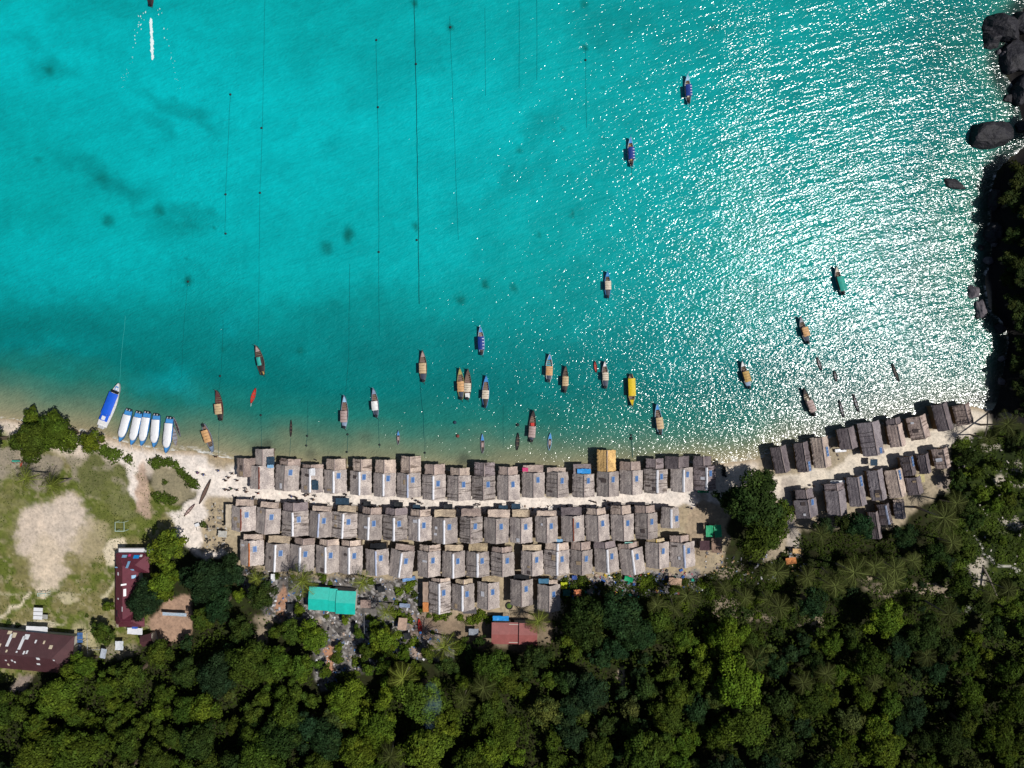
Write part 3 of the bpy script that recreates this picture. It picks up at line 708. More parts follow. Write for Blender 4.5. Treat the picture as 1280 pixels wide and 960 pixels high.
# ------------------------------------------------------------------ generic small builds
def sheet(name, x0, x1, y0, y1, h, mat, parent, loc, tilt=0, thick=.04, wav=.05, a=0, ny=None, corrug=0):
    pass
def tarp(px, py, w, l, h, mat, label, cat='tarpaulin', a=0, name='tarpaulin', group=None, poles=True, sag=.12, tilt=0.0, texture=None):
    """cloth or sheet on four poles; px size of its outline"""
    X, Y, gz = ground_at(px, py, h); k = S*(H-h-gz)/H; W = w*k; L = l*k
    o = thing(name, label, cat, (X, Y, gz), R(a), group)
    mb = MB(); n = 8; m_ = 8; top = []
    for j in range(m_+1):
        for i in range(n+1):
            u = i/n; v = j/m_
            x = (u-.5)*W + rnd.uniform(-.05, .05)*(1 if i in (0, n) else .3); y = (v-.5)*L + rnd.uniform(-.05, .05)
            z = h - sag*math.sin(math.pi*u)*math.sin(math.pi*v) + rnd.uniform(-.03, .03) + tilt*(v-.5)
            top.append((x, y, z))
    N = len(top); Wd = n+1; fs = []
    for j in range(m_):
        for i in range(n):
            q = j*Wd+i; fs.append((q, q+1, q+Wd+1, q+Wd)); fs.append((N+q, N+q+Wd, N+q+Wd+1, N+q+1))
    mb.add(top + [(x, y, z-.03) for x, y, z in top], fs); mb.build('sheet', mat, o)
    if poles:
        for sx in (-1, 1):
            for sy in (-1, 1):
                p = MB(); p.tube([(sx*(W/2-.08), sy*(L/2-.08), -.1), (sx*(W/2-.08), sy*(L/2-.08), h+tilt*sy*.5-.08)], .04, 5); p.build('pole', M_WOOD, o)
    return o
M_TEAL = plain('teal_roof_sheet', D(8, 172, 150), .55, .3, .12, .8)
M_GREEN = plain('green_sheet', D(10, 150, 100), .6, .3, .15, 1.2)
M_BLUE = plain('bright_blue_tarpaulin', D(20, 140, 215), .5, .4, .2, 1.5)
M_LBLUE = plain('pale_blue_tarpaulin', D(130, 175, 210), .5, .4, .2, 2)
M_DBLUE = plain('dark_blue_net', D(44, 66, 84), .8, .2, .35, 2)
M_BLACK = plain('black_cover', D(30, 33, 38), .7, .3, .3, 2)
M_WHITE = plain('white_paint', D(225, 226, 230), .4, .5, .08, 2)
M_CREAM = plain('cream_cloth', D(205, 190, 165), .8, .2, .2, 2)
M_RED = plain('red_cloth', D(190, 40, 52), .6, .3, .2, 2)
M_PINK = plain('pink_cloth', D(206, 70, 120), .7, .2, .2, 3)
M_ORANGE = plain('orange_board', D(196, 128, 76), .8, .2, .25, 1.5)

# roof-top sheets on particular huts
tarp(879, 613.5, 14, 5, 1.9, M_GREEN, 'green sheet awning on the path side of the last beachfront hut')
tarp(338, 576, 10, 10, 3.95, M_DBLUE, 'dark blue-green sheet laid over the roof of the leftmost beachfront huts', poles=False, sag=.03)
tarp(338, 583, 8, 4, 4.75, M_LBLUE, 'pale blue plastic scrap on the second beachfront roof', poles=False, sag=.02)
tarp(391, 590, 6, 9, 5.25, M_WHITE, 'white sheet on the fourth beachfront roof above a dark blue one', poles=False, sag=.02)
tarp(394, 606.5, 8, 12, 4.95, M_DBLUE, 'dark blue sheet on the fourth beachfront roof below a white one', poles=False, sag=.02)
tarp(730, 589, 17, 6, 3.75, M_BLUE, 'bright blue tarpaulin over a porch beside the golden thatch', poles=False, sag=.08)
tarp(656.6, 587, 7, 5, 3.75, M_PINK, 'pink cloth lying on a grey beachfront porch roof', poles=False, sag=.05, name='cloth', cat='cloth')
tarp(695.5, 676.5, 16, 5, 2.9, M_LBLUE, 'pale blue tarpaulin between the second and third rows of huts')
tarp(679.7, 726.4, 13, 6, 3.0, M_LBLUE if False else plain('steel_blue_tarpaulin', D(60, 110, 140), .6, .3, .2, 2), 'steel blue tarpaulin in front of the last hut of the fourth row')
tarp(786, 679, 10, 3, 3.4, plain('mint_board', D(150, 205, 195), .6, .3, .1, 2), 'mint green board at the front of a tilted third-row hut', poles=False, name='roof_board', cat='board')
for i, (x, y, w, l, mt) in enumerate([(428, 626.5, 17, 8, M_DBLUE), (459, 630, 9, 7, M_BLACK), (498, 631.5, 11.5, 8, M_BLACK), (520.8, 633.8, 9, 6, M_DBLUE), (560.3, 633.4, 11, 7, M_BLACK), (629, 634, 11, 5, M_DBLUE), (645, 633, 11, 7, M_DBLUE)]):
    lab = 'dark cloth awning on the sand path, ' + ('leftmost' if i == 0 else 'rightmost' if i == 6 else nth(i) + ' from the left') + ' in front of second row'
    tarp(x, y, w, l, 2.1, mt, lab, 'awning', name='awning', group='dark awnings facing the sand path', sag=.15)
for x, y, w, l, lab in ((1092.5, 578, 9, 8, 'dark solar tarpaulin shade on the sand path of the eastern huts'),):
    tarp(x, y, w, l, 2.0, M_DBLUE, lab, 'awning', name='awning')
tarp(1047, 602.5, 18, 3.5, 1.8, M_WHITE, 'long white sheet lying before a hut at the eastern path', a=4)
tarp(1051, 563, 14, 4, .6, M_WHITE, 'white sheet on the sand between two waterside huts', a=5, poles=False)
tarp(1151, 598, 10, 10, 1.9, plain('yellow_board_roof', D(190, 178, 130), .8, .2, .2, 2), 'pale yellow roofed shelter at the end of the eastern huts', 'shelter', a=6, name='shelter')
tarp(989, 701, 13, 8, 1.8, M_ORANGE, 'orange-tan roofed shelter beside the big round tree', 'shelter', a=8, name='shelter')
tarp(996, 689, 10, 6, 1.8, plain('tan_board', D(200, 165, 120), .8, .2, .2, 2), 'small tan shelter roof just above the orange-tan one', 'shelter', a=-4, name='shelter')
tarp(532.5, 746, 8, 37, 2.4, plain('tan_leanto', D(160, 140, 126), .9, .1, .25, 1.2), 'long narrow lean-to roof left of the fourth row of huts', 'lean-to', name='lean_to_roof')
tarp(532, 759, 7, 12, 2.55, M_ORANGE, 'orange board lying on the narrow lean-to roof', 'board', name='roof_board', poles=False, sag=.02)
tarp(286.5, 645, 9, 29, 2.4, plain('pale_leanto', D(186, 172, 152), .9, .1, .2, 1.2), 'pale lean-to roof at left side of the second row', 'lean-to', name='lean_to_roof')
tarp(722, 741, 9, 8, 1.6, plain('patched_board', D(210, 130, 90), .8, .2, .35, 1.2), 'orange and pink patched cover at the forest edge', name='cover', cat='cover')
tarp(708, 741, 9, 8, 1.5, plain('dark_green_cover', D(40, 96, 88), .8, .2, .3, 1.4), 'dark green cover left of the orange patched cover', name='cover', cat='cover')
tarp(705, 732, 8, 8, 1.3, plain('yellow_green_cover', D(176, 186, 40), .8, .2, .3, 1.4), 'yellow-green cover right of the last fourth-row hut', name='cover', cat='cover')
tarp(786, 724, 11, 6, .9, M_GREEN, 'crumpled green sheet behind the third row near the forest', sag=.3, a=-15)
tarp(718, 722, 6, 5, .9, plain('blue_bin', D(50, 80, 150), .6, .3, .2, 2), 'small blue cover among scrap behind the third row', poles=False)
tarp(506, 757, 13, 5, 1.2, plain('grey_blue_cover', D(130, 145, 170), .6, .3, .2, 2), 'grey-blue cover over scrap above the kayak', a=-4)
tarp(511, 724, 16, 4, 1.0, plain('blue_white_cover', D(110, 150, 200), .6, .3, .4, 3), 'blue and white washing behind the tilted third-row hut', a=12, cat='washing', name='washing')
tarp(844, 727, 16, 9, 1.6, plain('pinkish_board', D(196, 164, 140), .9, .1, .25, 1.4), 'pinkish board roof of a shed under the last third-row hut', a=-6, name='shed_roof', cat='shed')
tarp(887, 659+5, 9, 14, 2.5, M_GREEN, 'bright green roof sheet, left one of a pair near the big tree', name='roof_sheet', cat='shed roof', group='green roof sheets near the big tree')
tarp(897.5, 664, 9, 15.5, 2.5, M_GREEN, 'bright green roof sheet, right one of a pair near the big tree', name='roof_sheet', cat='shed roof', group='green roof sheets near the big tree', a=4)
tarp(881, 682, 12, 12, 2.2, plain('maroon_sheet', D(74, 52, 58), .8, .2, .2, 1.4), 'dark maroon shed roof below the green roof sheets', name='shed_roof', cat='shed')
tarp(896, 682, 13, 18, 2.1, plain('patchy_brown_sheet', D(134, 112, 98), .9, .1, .5, 1.3), 'patchy brown shed roof right of the dark maroon one', name='shed_roof', cat='shed')
tarp(383, 712+4, 11, 6, 2.2, M_BLACK, 'dark shed roof above the large coconut palm', name='shed_roof', cat='shed')
tarp(457, 755, 13, 10, 1.9, plain('striped_grey_boards', D(150, 130, 122), .9, .1, .4, 2.5), 'grey plank roof right of the teal roofed building', name='shed_roof', cat='shed')
tarp(476.5, 736.5, 9, 8, 1.6, M_BLACK, 'small black roofed shed in the rubble yard', name='shed_roof', cat='shed', a=8)
tarp(503, 780, 11, 15, 2.0, plain('pink_tan_boards', D(178, 152, 136), .9, .1, .2, 1.4), 'pinkish tan shed roof left of the red kayak', name='shed_roof', cat='shed', a=-6)
tarp(509, 795, 9, 8, 1.2, M_BLACK, 'black cover below the pinkish tan shed roof', name='cover', cat='cover', a=10)
tarp(278, 667.5, 11, 8, 1.6, plain('grey_white_roof', D(180, 178, 172), .8, .2, .25, 2), 'small grey-white roofed shed left of the huts', name='shed_roof', cat='shed', a=-4)
tarp(363, 760, 8, 10, 1.4, M_BLACK, 'black cover in the rubble left of the teal building', name='cover', cat='cover')
tarp(341, 722, 5, 9, 1.6, M_WHITE, 'narrow white sheet behind the second third-row hut', cat='sheet', name='sheet_roof')
tarp(587, 763, 17, 8, 2.0, plain('dark_grey_sheet', D(92, 88, 92), .8, .2, .2, 2), 'dark grey awning behind the second hut of the fourth row', 'awning', name='awning')
tarp(626, 773, 20, 6, 2.2, M_BLUE, 'bright blue tarpaulin against the red-brown shed roof')
tarp(345, 710, 5, 4, 1.2, M_GREEN if False else plain('pale_green_tank', D(170, 205, 170), .6, .3, .2, 2), 'pale green tank cover behind the third row')
tarp(592, 790, 12, 8, 1.6, plain('grey_boards', D(140, 146, 156), .8, .2, .3, 2), 'grey sheet left of the red-brown shed roof', name='shed_roof', cat='shed')

# ------------------------------------------------------------------ larger buildings
def hipm(x0, x1, y0, y1, ze, zr, inset, axis='y'):
    """hip roof over a rectangle (local coords)"""
    if axis == 'y':
        cx = (x0+x1)/2; v = [(x0,y0,ze),(x1,y0,ze),(x1,y1,ze),(x0,y1,ze),(cx,y0+inset,zr),(cx,y1-inset,zr)]
        f = [(0,1,4),(1,2,5,4),(2,3,5),(3,0,4,5)]
    else:
        cy = (y0+y1)/2; v = [(x0,y0,ze),(x1,y0,ze),(x1,y1,ze),(x0,y1,ze),(x0+inset,cy,zr),(x1-inset,cy,zr)]
        f = [(0,1,5,4),(1,2,5),(2,3,4,5),(3,0,4)]
    n = len(v); v2 = v + [(a, b, c-.15) for a, b, c in v]; f2 = f + [tuple(i+n for i in q[::-1]) for q in f]
    f2 += [(i, i+n, (i+1)%4+n, (i+1)%4) for i in range(4)]
    return MB().add(v2, f2)
def corr_mat(name, rgb, axis, scale=5.0, var=.2):
    m, nt, b = newmat(name, .5, .35)
    tc = nt.add('ShaderNodeTexCoord'); w = nt.add('ShaderNodeTexWave', Scale=scale, Distortion=.3); w.bands_direction = axis
    nt.link(tc.outputs['Object'], w.inputs['Vector']); n = nt.add('ShaderNodeTexNoise', Scale=.5, Detail=6.0, Roughness=.7); nt.link(tc.outputs['Object'], n.inputs['Vector'])
    c = mulcol(nt, rgb, ramp(nt, n.outputs['Fac'], [(.3, (1-var, 1-var, 1-var)), (.7, (1+var, 1+var, 1+var))]))
    c = mulcol(nt, c, ramp(nt, w.outputs['Fac'], [(0, (.86, .86, .86)), (1, (1.08, 1.08, 1.08))]))
    nt.link(c, b.inputs['Base Color']); bp = nt.add('ShaderNodeBump', Strength=.5, Distance=.05); nt.link(w.outputs['Fac'], bp.inputs['Height']); nt.link(bp.outputs[0], b.inputs['Normal'])
    return m
M_MAROON = corr_mat('maroon_roof', D(104, 46, 60), 'X'); M_HALL = corr_mat('dark_maroon_roof', D(84, 52, 56), 'X')
M_PLASTER = plain('plaster_wall', D(190, 186, 176), .8, .2, .1, 1)
def local_box(o, name, mat, c, d, rz=0): return MB().box(c, d, rz).build(name, mat, o)

# long maroon-roofed schoolhouse
ze = 3.2; X, Y, gz = ground_at(166, 737, ze)
o = thing('long_house', 'long maroon-roofed building beside the playing field, partly under trees', 'building', (X, Y, gz))
k = S*(H-ze-gz)/H
def lx(px): return (px-640)*k - X
def ly(py): return (480-py)*k - Y
body = hipm(lx(144.5), lx(173), ly(783), ly(692), ze, ze+2.0, 2.6)
r_ = body.build('roof', M_MAROON, o)
hipm(lx(146.5), lx(186.5), ly(716), ly(691), ze+.02, ze+2.1, 2.4, 'x').build('wing_roof', M_MAROON, o)
hipm(lx(145), lx(180.5), ly(783.5), ly(762), ze+.02, ze+2.1, 2.2, 'x').build('wing_roof', M_MAROON, o)
local_box(o, 'wall', M_PLASTER, ((lx(148)+lx(170))/2, (ly(780)+ly(695))/2, ze/2), (lx(170)-lx(148), ly(695)-ly(780), ze-.1))
local_box(o, 'porch', M_WHITE, ((lx(147)+lx(190))/2, ly(688.5), ze-.5), (lx(190)-lx(147), 5*k, .1))
MB().box((lx(168), ly(685.5), ze-.4), (42*k, 1.2*k, .12)).build('gutter', plain('grey_beam', D(120, 116, 112)), o)
rr = random.Random(3)
for px_, py_, w_, h_, mt in ((157.5, 694.5, 6, 3.5, M_LBLUE), (172.5, 695, 7, 4.5, M_BLUE), (166, 703, 3, 9, M_LBLUE), (150, 707, 3, 2, M_LBLUE), (150, 716, 2.5, 4, M_WHITE), (168, 711, 4, 3, M_LBLUE), (169, 720, 5, 4, M_LBLUE), (160, 728, 6, 2, M_WHITE), (161, 738, 3, 9, M_WHITE), (150, 747, 2.5, 2, M_WHITE), (147.5, 766, 2.5, 8, M_BLACK), (158.5, 758, 1.6, 6, M_WHITE), (148.5, 781, 5, 4, M_CREAM), (163.5, 693.5, 3, 3, M_PINK), (178, 694, 3, 3, M_WHITE)):
    zz = ze + .55 + .06
    xx = lx(px_)*((H-zz-gz)/(H-ze-gz)) if False else lx(px_)
    cx_ = (lx(144.5)+lx(173))/2; hw = (lx(173)-lx(144.5))/2
    fr_ = max(0, 1-abs(xx-cx_)/hw); zc = ze + 2.0*fr_
    if py_ < 715: zc = ze + 2.1*max(0, 1-abs(py_-703.5)/12.5)
    sgn = 1 if xx > cx_ else -1; 
    if py_ < 715:
        s_ = 1 if py_ > 703.5 else -1
        MB().box((xx, ly(py_), zc+.10), (w_*k, h_*k, .05), rx=(1 if s_ > 0 else -1)*math.atan(2.1/(12.5*k))).build('roof_patch', mt, o)
    else: MB().box((xx, ly(py_), zc+.08), (w_*k, h_*k, .05), ry=sgn*math.atan(2.0/hw)).build('roof_patch', mt, o)

# large hall at lower left
ze = 3.4; X, Y, gz = ground_at(35, 814, ze); k = S*(H-ze-gz)/H
o = thing('assembly_hall', 'large dark maroon-roofed hall with white roof patches at lower left', 'building', (X, Y, gz), R(-5.2))
w2, l2 = 62*k, 24*k; cxh = -6*k
gw = 3.0
v = [(cxh-w2, -l2, ze), (cxh+w2, -l2, ze), (cxh+w2, l2, ze), (cxh-w2, l2, ze), (cxh-w2+2, 0, ze+gw), (cxh+w2-3.2, 0, ze+gw)]
f = [(0,1,5,4),(1,2,5),(2,3,4,5),(3,0,4)]
mb = MB().add(v + [(a_, b_, c_-.2) for a_, b_, c_ in v], f + [tuple(i+6 for i in q[::-1]) for q in f] + [(i, i+6, (i+1)%4+6, (i+1)%4) for i in range(4)])
r_ = mb.build('roof', M_HALL, o)
local_box(o, 'wall', M_PLASTER, (cxh, 0, ze/2-.05), (2*w2-1.6, 2*l2-1.6, ze-.1))
sl = math.atan(gw/l2)
for px_, py_, w_, h_ in ((9, 792, 5, 4), (12, 800, 3.5, 15), (15.5, 795, 5, 6), (28, 803, 3.5, 16), (31.5, 797, 6, 6), (3, 805, 2, 4), (13.5, 811, 2, 3), (44.5, 802, 2, 4), (55, 803, 2, 4), (65, 808, 4, 4.5), (35, 813, 2, 4), (38.5, 812.5, 2, 4), (53.5, 820, 4, 4), (18, 824, 2, 3), (20.5, 826.5, 2, 3), (10, 831, 2, 4), (50, 829, 4, 3), (26, 812, 2, 2), (10, 824, 2, 2), (73, 822, 2, 2)):
    P0 = P(px_, py_, ze+1.2+gz); dx, dy = P0[0]-X, P0[1]-Y; ca, sa = math.cos(R(5.2)), math.sin(R(5.2)); xx, yy = dx*ca-dy*sa, dx*sa+dy*ca
    yy = max(-l2+.4, min(l2-.4, yy)); zc = ze + gw*(1-abs(yy)/l2)
    MB().box((xx, yy, zc+.09), (w_*k, h_*k, .05), rx=(-sl if yy > 0 else sl), rz=R(-6)*0).build('roof_patch', M_CREAM if rr.random() < .4 else M_WHITE, o)
tarp(46, 787, 27, 8, 2.6, M_WHITE, 'white canopy against the long side of the dark maroon hall', 'canopy', name='canopy', a=-3)
def table_block(px, py, w, l, h, mat, label, cat, name, a=0, parts=3):
    X, Y, gz = ground_at(px, py, h); k = S; o = thing(name, label, cat, (X, Y, gz), R(a)); 
    for q in range(parts): MB().box((0, (-l/2 + l*(q+.5)/parts)*k, h), (w*k, l/parts*k-.12, .12)).build('top', mat, o)
    for sx in (-1, 1):
        for sy in (-1, 1): MB().box((sx*(w/2*k-.15), sy*(l/2*k-.15), h/2-.06), (.1, .1, h-.12)).build('leg', M_WOOD, o)
    return o
table_block(47.5, 767, 11, 15, 1.8, M_WHITE, 'white three-part stage platform on the grass above the hall', 'platform', 'platform', -3)
table_block(56, 771, 7, 6, 1.2, plain('grey_slab', D(160, 160, 156)), 'small grey platform right of the white three-part one', 'platform', 'platform', -3, 1)
table_block(100, 797, 6.5, 13, 2.2, M_CELL, 'upright rack of blue solar panels right of the maroon hall', 'solar rack', 'solar_rack', 0, 3)
tarp(99.5, 814, 5, 17, 1.6, plain('slate_sheet', D(86, 92, 106), .7, .3, .2, 2), 'narrow slate-grey roof below the blue solar rack', 'lean-to', name='lean_to_roof')
tarp(129, 817, 7, 12, 2.0, plain('grey_pipe_roof', D(170, 178, 190), .6, .3, .2, 2), 'small pale grey roof at the forest edge', name='shed_roof', cat='shed', a=-12)
tarp(149, 807, 10, 11, 2.2, plain('grey_white_sheet', D(206, 210, 216), .6, .3, .15, 2), 'square white-grey roof among the trees below the long building', name='shed_roof', cat='shed')
tarp(168.5, 789, 19, 8, 2.2, M_WHITE, 'white flat roof at the foot of the long maroon building', name='shed_roof', cat='shed', a=-3)
tarp(168.5, 784, 7, 4, 2.4, plain('royal_blue', D(40, 90, 190), .5, .4, .1), 'small blue cover above the white flat roof', name='cover', cat='cover')
tarp(218, 768, 30, 4, 2.0, plain('pale_blue_bars', D(170, 185, 200), .6, .3, .3, 2.5), 'row of pale blue boards across the red earth court', 'fence', name='board_fence', a=-3)
# small maroon gabled house
def gable_house(px, py, w, l, ze, zr, a, mat, label, group=None, cat='house', name='small_house', wallmat=None, sections=None, patches=None):
    X, Y, gz = ground_at(px, py, ze); k = S*(H-ze-gz)/H; W, L = w*k, l*k
    o = thing(name, label, cat, (X, Y, gz), R(a), group)
    secs = sections or [(-.5, .5, mat, 0)]
    for s0, s1, mt, dz, *yo in secs:
        x0, x1 = s0*W, s1*W; yo = yo[0]*L if yo else 0; ls = 1
        v = [(x0, -L/2, ze+dz), (x1, -L/2, ze+dz), (x1, 0, zr+dz), (x0, 0, zr+dz), (x0, L/2, ze+dz), (x1, L/2, ze+dz)]
        mb = MB().add(v + [(p, q, z-.1) for p, q, z in v], [(0,1,2,3),(3,2,5,4),(9,8,7,6),(10,11,8,9),(0,6,7,1),(4,5,11,10),(0,3,9,6),(3,4,10,9),(1,7,8,2),(2,8,11,5)])
        mb.v = [(q0, q1*(1-abs(yo)/L*.0)+yo, q2) for q0, q1, q2 in mb.v]; mb.build('roof', mt, o)
    MB().box((0, 0, (ze-.1)/2), (W-.7, L-.7, ze-.1)).build('wall', wallmat or M_PLASTER, o)
    MB().box((-.5, (L-.7)/2+.03, 1.0), (.9, .06, 2.0)).build('door', M_DARKWOOD, o)
    return o
gable_house(184, 800, 15, 14, 2.6, 3.5, 15, M_HALL, 'tiny dark maroon-roofed house among trees below the red earth court')
M_TEALC = corr_mat('teal_corrugated_roof', D(0, 192, 176), 'X', 3.0, .2)
gable_house(415.5, 750.5, 59, 29, 3.0, 3.5, -3, M_TEALC, 'teal green-roofed building behind the village, in three joined sections', name='teal_roofed_building', cat='building',
            sections=[(-.5, -.07, M_TEALC, .12, .05), (-.08, .095, M_TEALC, -.12, .0), (.085, .5, M_TEALC, .22, -.05)])
M_REDR = corr_mat('red_brown_roof', D(156, 92, 88), 'X', 3.0, .2)
gable_house(643, 792, 57, 27, 3.2, 4.0, -1, M_REDR, 'red-brown roofed shed at the forest edge, shaded by a palm', name='red_roofed_shed', cat='shed',
            sections=[(-.5, -.12, M_REDR, 0), (-.12, .10, M_REDR, -.25), (.10, .5, M_REDR, .15)])

# goal frames and playground
def goal(px, py, w, d_, h, a, label):
    X, Y, gz = ground_at(px, py, h); o = thing('football_goal', label, 'goal', (X, Y, gz), R(a)); m_ = plain('painted_pipe', D(190, 215, 205), .4, .4, .05)
    W, Dp = w*S, d_*S
    MB().tube([(-W/2, 0, 0), (-W/2, 0, h)], .07, 6).build('post', m_, o); MB().tube([(W/2, 0, 0), (W/2, 0, h)], .07, 6).build('post', m_, o)
    MB().tube([(-W/2-.05, 0, h), (W/2+.05, 0, h)], .08, 6).build('crossbar', m_, o)
    MB().tube([(-W/2, 0, h), (-W/2, Dp, h), (W/2, Dp, h), (W/2, 0, h)], .06, 6).build('back_frame', m_, o)
    for sx in (-1, 1): MB().tube([(sx*W/2, Dp, 0), (sx*W/2, Dp, h)], .06, 6).build('stay', m_, o)
    return o
goal(149.5, 664, 11, 11, 1.9, 0, 'square white pipe goal frame standing on the playing field')
goal(52, 742, 10, 3, 1.8, 180, 'small white goal at the bare end of the playing field')
X, Y, gz = ground_at(20, 578, 1.2); o = thing('play_frame', 'teal and red climbing frame under the trees by the field', 'play frame', (X, Y, gz))
mt1 = plain('teal_paint', D(60, 150, 130)); mt2 = plain('red_paint', D(180, 80, 60))
for i in range(4):
    MB().tube([(-1.2+i*.8, -.4, 0), (-1.2+i*.8, 0, 1.3), (-1.2+i*.8, .4, 0)], .06, 6).build('leg', mt1 if i % 2 else mt2, o)
MB().box((-.2, .3, 1.0), (2.0, .4, .06)).build('platform', mt1, o); MB().box((.9, -.5, .6), (.4, 1.4, .05), rx=-.5).build('slide', mt2, o)
M_STEEL = plain('pipe_grey', D(170, 172, 178), .5, .4, .1)
for i, (x, y, l, a) in enumerate(((109, 805, 26, 92), (122, 812, 20, 2))):
    X, Y, gz = ground_at(x, y, 1.2); o = thing('pipe_rail', ['upright grey pipe rail right of the slate-grey roof', 'level grey pipe rail at the forest edge'][i], 'rail', (X, Y, gz), R(a)); L = l*S
    MB().tube([(-L/2, 0, 1.2), (L/2, 0, 1.2)], .05, 6).build('rail', M_STEEL, o)
    for q in range(4): MB().tube([(-L/2+.1+q*(L-.2)/3, 0, -.1), (-L/2+.1+q*(L-.2)/3, 0, 1.18)], .04, 6).build('post', M_STEEL, o)

# ------------------------------------------------------------------ BOATS
def hull_mesh(L, W, bow_rise=.9, stern_rise=.25, free=.55, stern_w=.35, n=22, inner=.82, depth=.35, bowpow=1.0):
    """open hull, bow towards +y, water line at z=0; returns hull MB and interior MB"""
    hull = MB(); inn = MB(); R1 = []; R2 = []
    for j in range(n+1):
        t = j/n; y = -L/2 + L*t
        if t < .45: w = stern_w + (1-stern_w)*math.sin(t/.45*math.pi/2)**.9
        else: w = math.cos((t-.45)/.55*math.pi/2)**.78 if t < 1 else 0
        w = max(w, .03)*W/2
        z = free + bow_rise*max(0, (t-.55)/.45)**2.2 + stern_rise*max(0, (.3-t)/.3)**2
        b = -depth + (depth+free+bow_rise*.6)*max(0, (t-.86)/.14)**2 + .15*max(0, (.15-t)/.15)
        R1.append([(-w, y, z), (-w*.72, y, z*.1+b*.3), (0, y, b), (w*.72, y, z*.1+b*.3), (w, y, z)])
        wi = max(w-.09, .012); fl = max(min(.12, z-.05), b+.15)
        fl = fl + (z-.1-fl)*max(0, (t-.88)/.12)
        R2.append([(-wi, y, z), (-wi*.80, y, fl), (wi*.80, y, fl), (wi, y, z)])
    v = [p for r in R1 for p in r]; fs = []
    for j in range(n):
        for i in range(4):
            a = j*5+i; fs.append((a, a+1, a+6, a+5))
    hull.add(v, fs); hull.f.append(tuple(range(5)))
    # gunwale
    o = len(hull.v); g = []
    for r1, r2 in zip(R1, R2): g += [r1[0], r2[0], r2[3], r1[4]]
    g = [(x, y, z+.015) for x, y, z in g]
    hull.v += g
    for j in range(n):
        a = o + j*4; hull.f += [(a, a+1, a+5, a+4), (a+2, a+3, a+7, a+6)]
    v = [p for r in R2 for p in r]; fs = []
    for j in range(n):
        for i in range(3):
            a = j*4+i; fs.append((a, a+4, a+5, a+1))
    inn.add(v, fs)
    inn.f.append((0, 1, 2, 3))
    return hull, inn, R1
def wat(R1, L, y):
    n = len(R1)-1; t = (y+L/2)/L*n; j = max(0, min(n-1, int(t))); f = t-j
    return R1[j][4][0]*(1-f)+R1[j+1][4][0]*f, R1[j][4][2]*(1-f)+R1[j+1][4][2]*f
def canopy_mesh(w, y0, y1, z, arch=.22, n=8, m=8, rr=rnd, th=.04):
    mb = MB(); top = []
    for j in range(m+1):
        for i in range(n+1):
            u = i/n*2-1; top.append((u*w/2+rr.uniform(-.02, .02), y0+(y1-y0)*j/m + (rr.uniform(-.04, .04) if j in (0, m) else 0), z+arch*(1-u*u)+rr.uniform(-.012, .012)))
    N = len(top); W = n+1; fs = []
    for j in range(m):
        for i in range(n):
            a = j*W+i; fs += [(a, a+1, a+W+1, a+W), (N+a, N+a+W, N+a+W+1, N+a+1)]
        a = j*W; fs.append((a, a+W, N+a+W, N+a)); a += n; fs.append((a, N+a, N+a+W, a+W))
    for i in range(n): fs += [(i, N+i, N+i+1, i+1), (m*W+i, m*W+i+1, N+m*W+i+1, N+m*W+i)]
    return mb.add(top+[(x, y, z_-th) for x, y, z_ in top], fs)
PM = {'bk': ((44, 40, 42), 'blackened'), 'br': ((104, 84, 76), 'brown'), 'mr': ((92, 50, 52), 'maroon'), 'gy': ((140, 142, 150), 'grey'), 'gb': ((132, 150, 176), 'grey-blue'), 'bl': ((66, 140, 206), 'blue'),
      'lb': ((150, 196, 226), 'pale blue'), 'wh': ((222, 222, 222), 'white'), 'ol': ((164, 160, 96), 'olive'), 'ye': ((216, 186, 30), 'yellow'), 'te': ((40, 160, 150), 'teal'), 'db': ((14, 52, 132), 'dark blue'),
      'ta': ((194, 168, 130), 'tan'), 'cr': ((206, 194, 174), 'cream'), 'or': ((204, 158, 108), 'orange-tan'), 'go': ((184, 150, 84), 'golden'), 'rd': ((196, 54, 44), 'red'), 'sl': ((58, 66, 84), 'slate'), 'pk': ((168, 146, 142), 'pinkish grey'), 'in': ((126, 104, 96), 'wood'), 'cy': ((40, 150, 170), 'cyan'), 'gn': ((20, 150, 136), 'green'), 'dk': ((62, 52, 52), 'dark')}
def pm(k, rough=.6): return plain('paint_' + PM[k][1].replace(' ', '_').replace('-', '_'), D(*PM[k][0]), rough, .3, .22, 2.2)
BOATG = 'long-tail boats moored off the village'
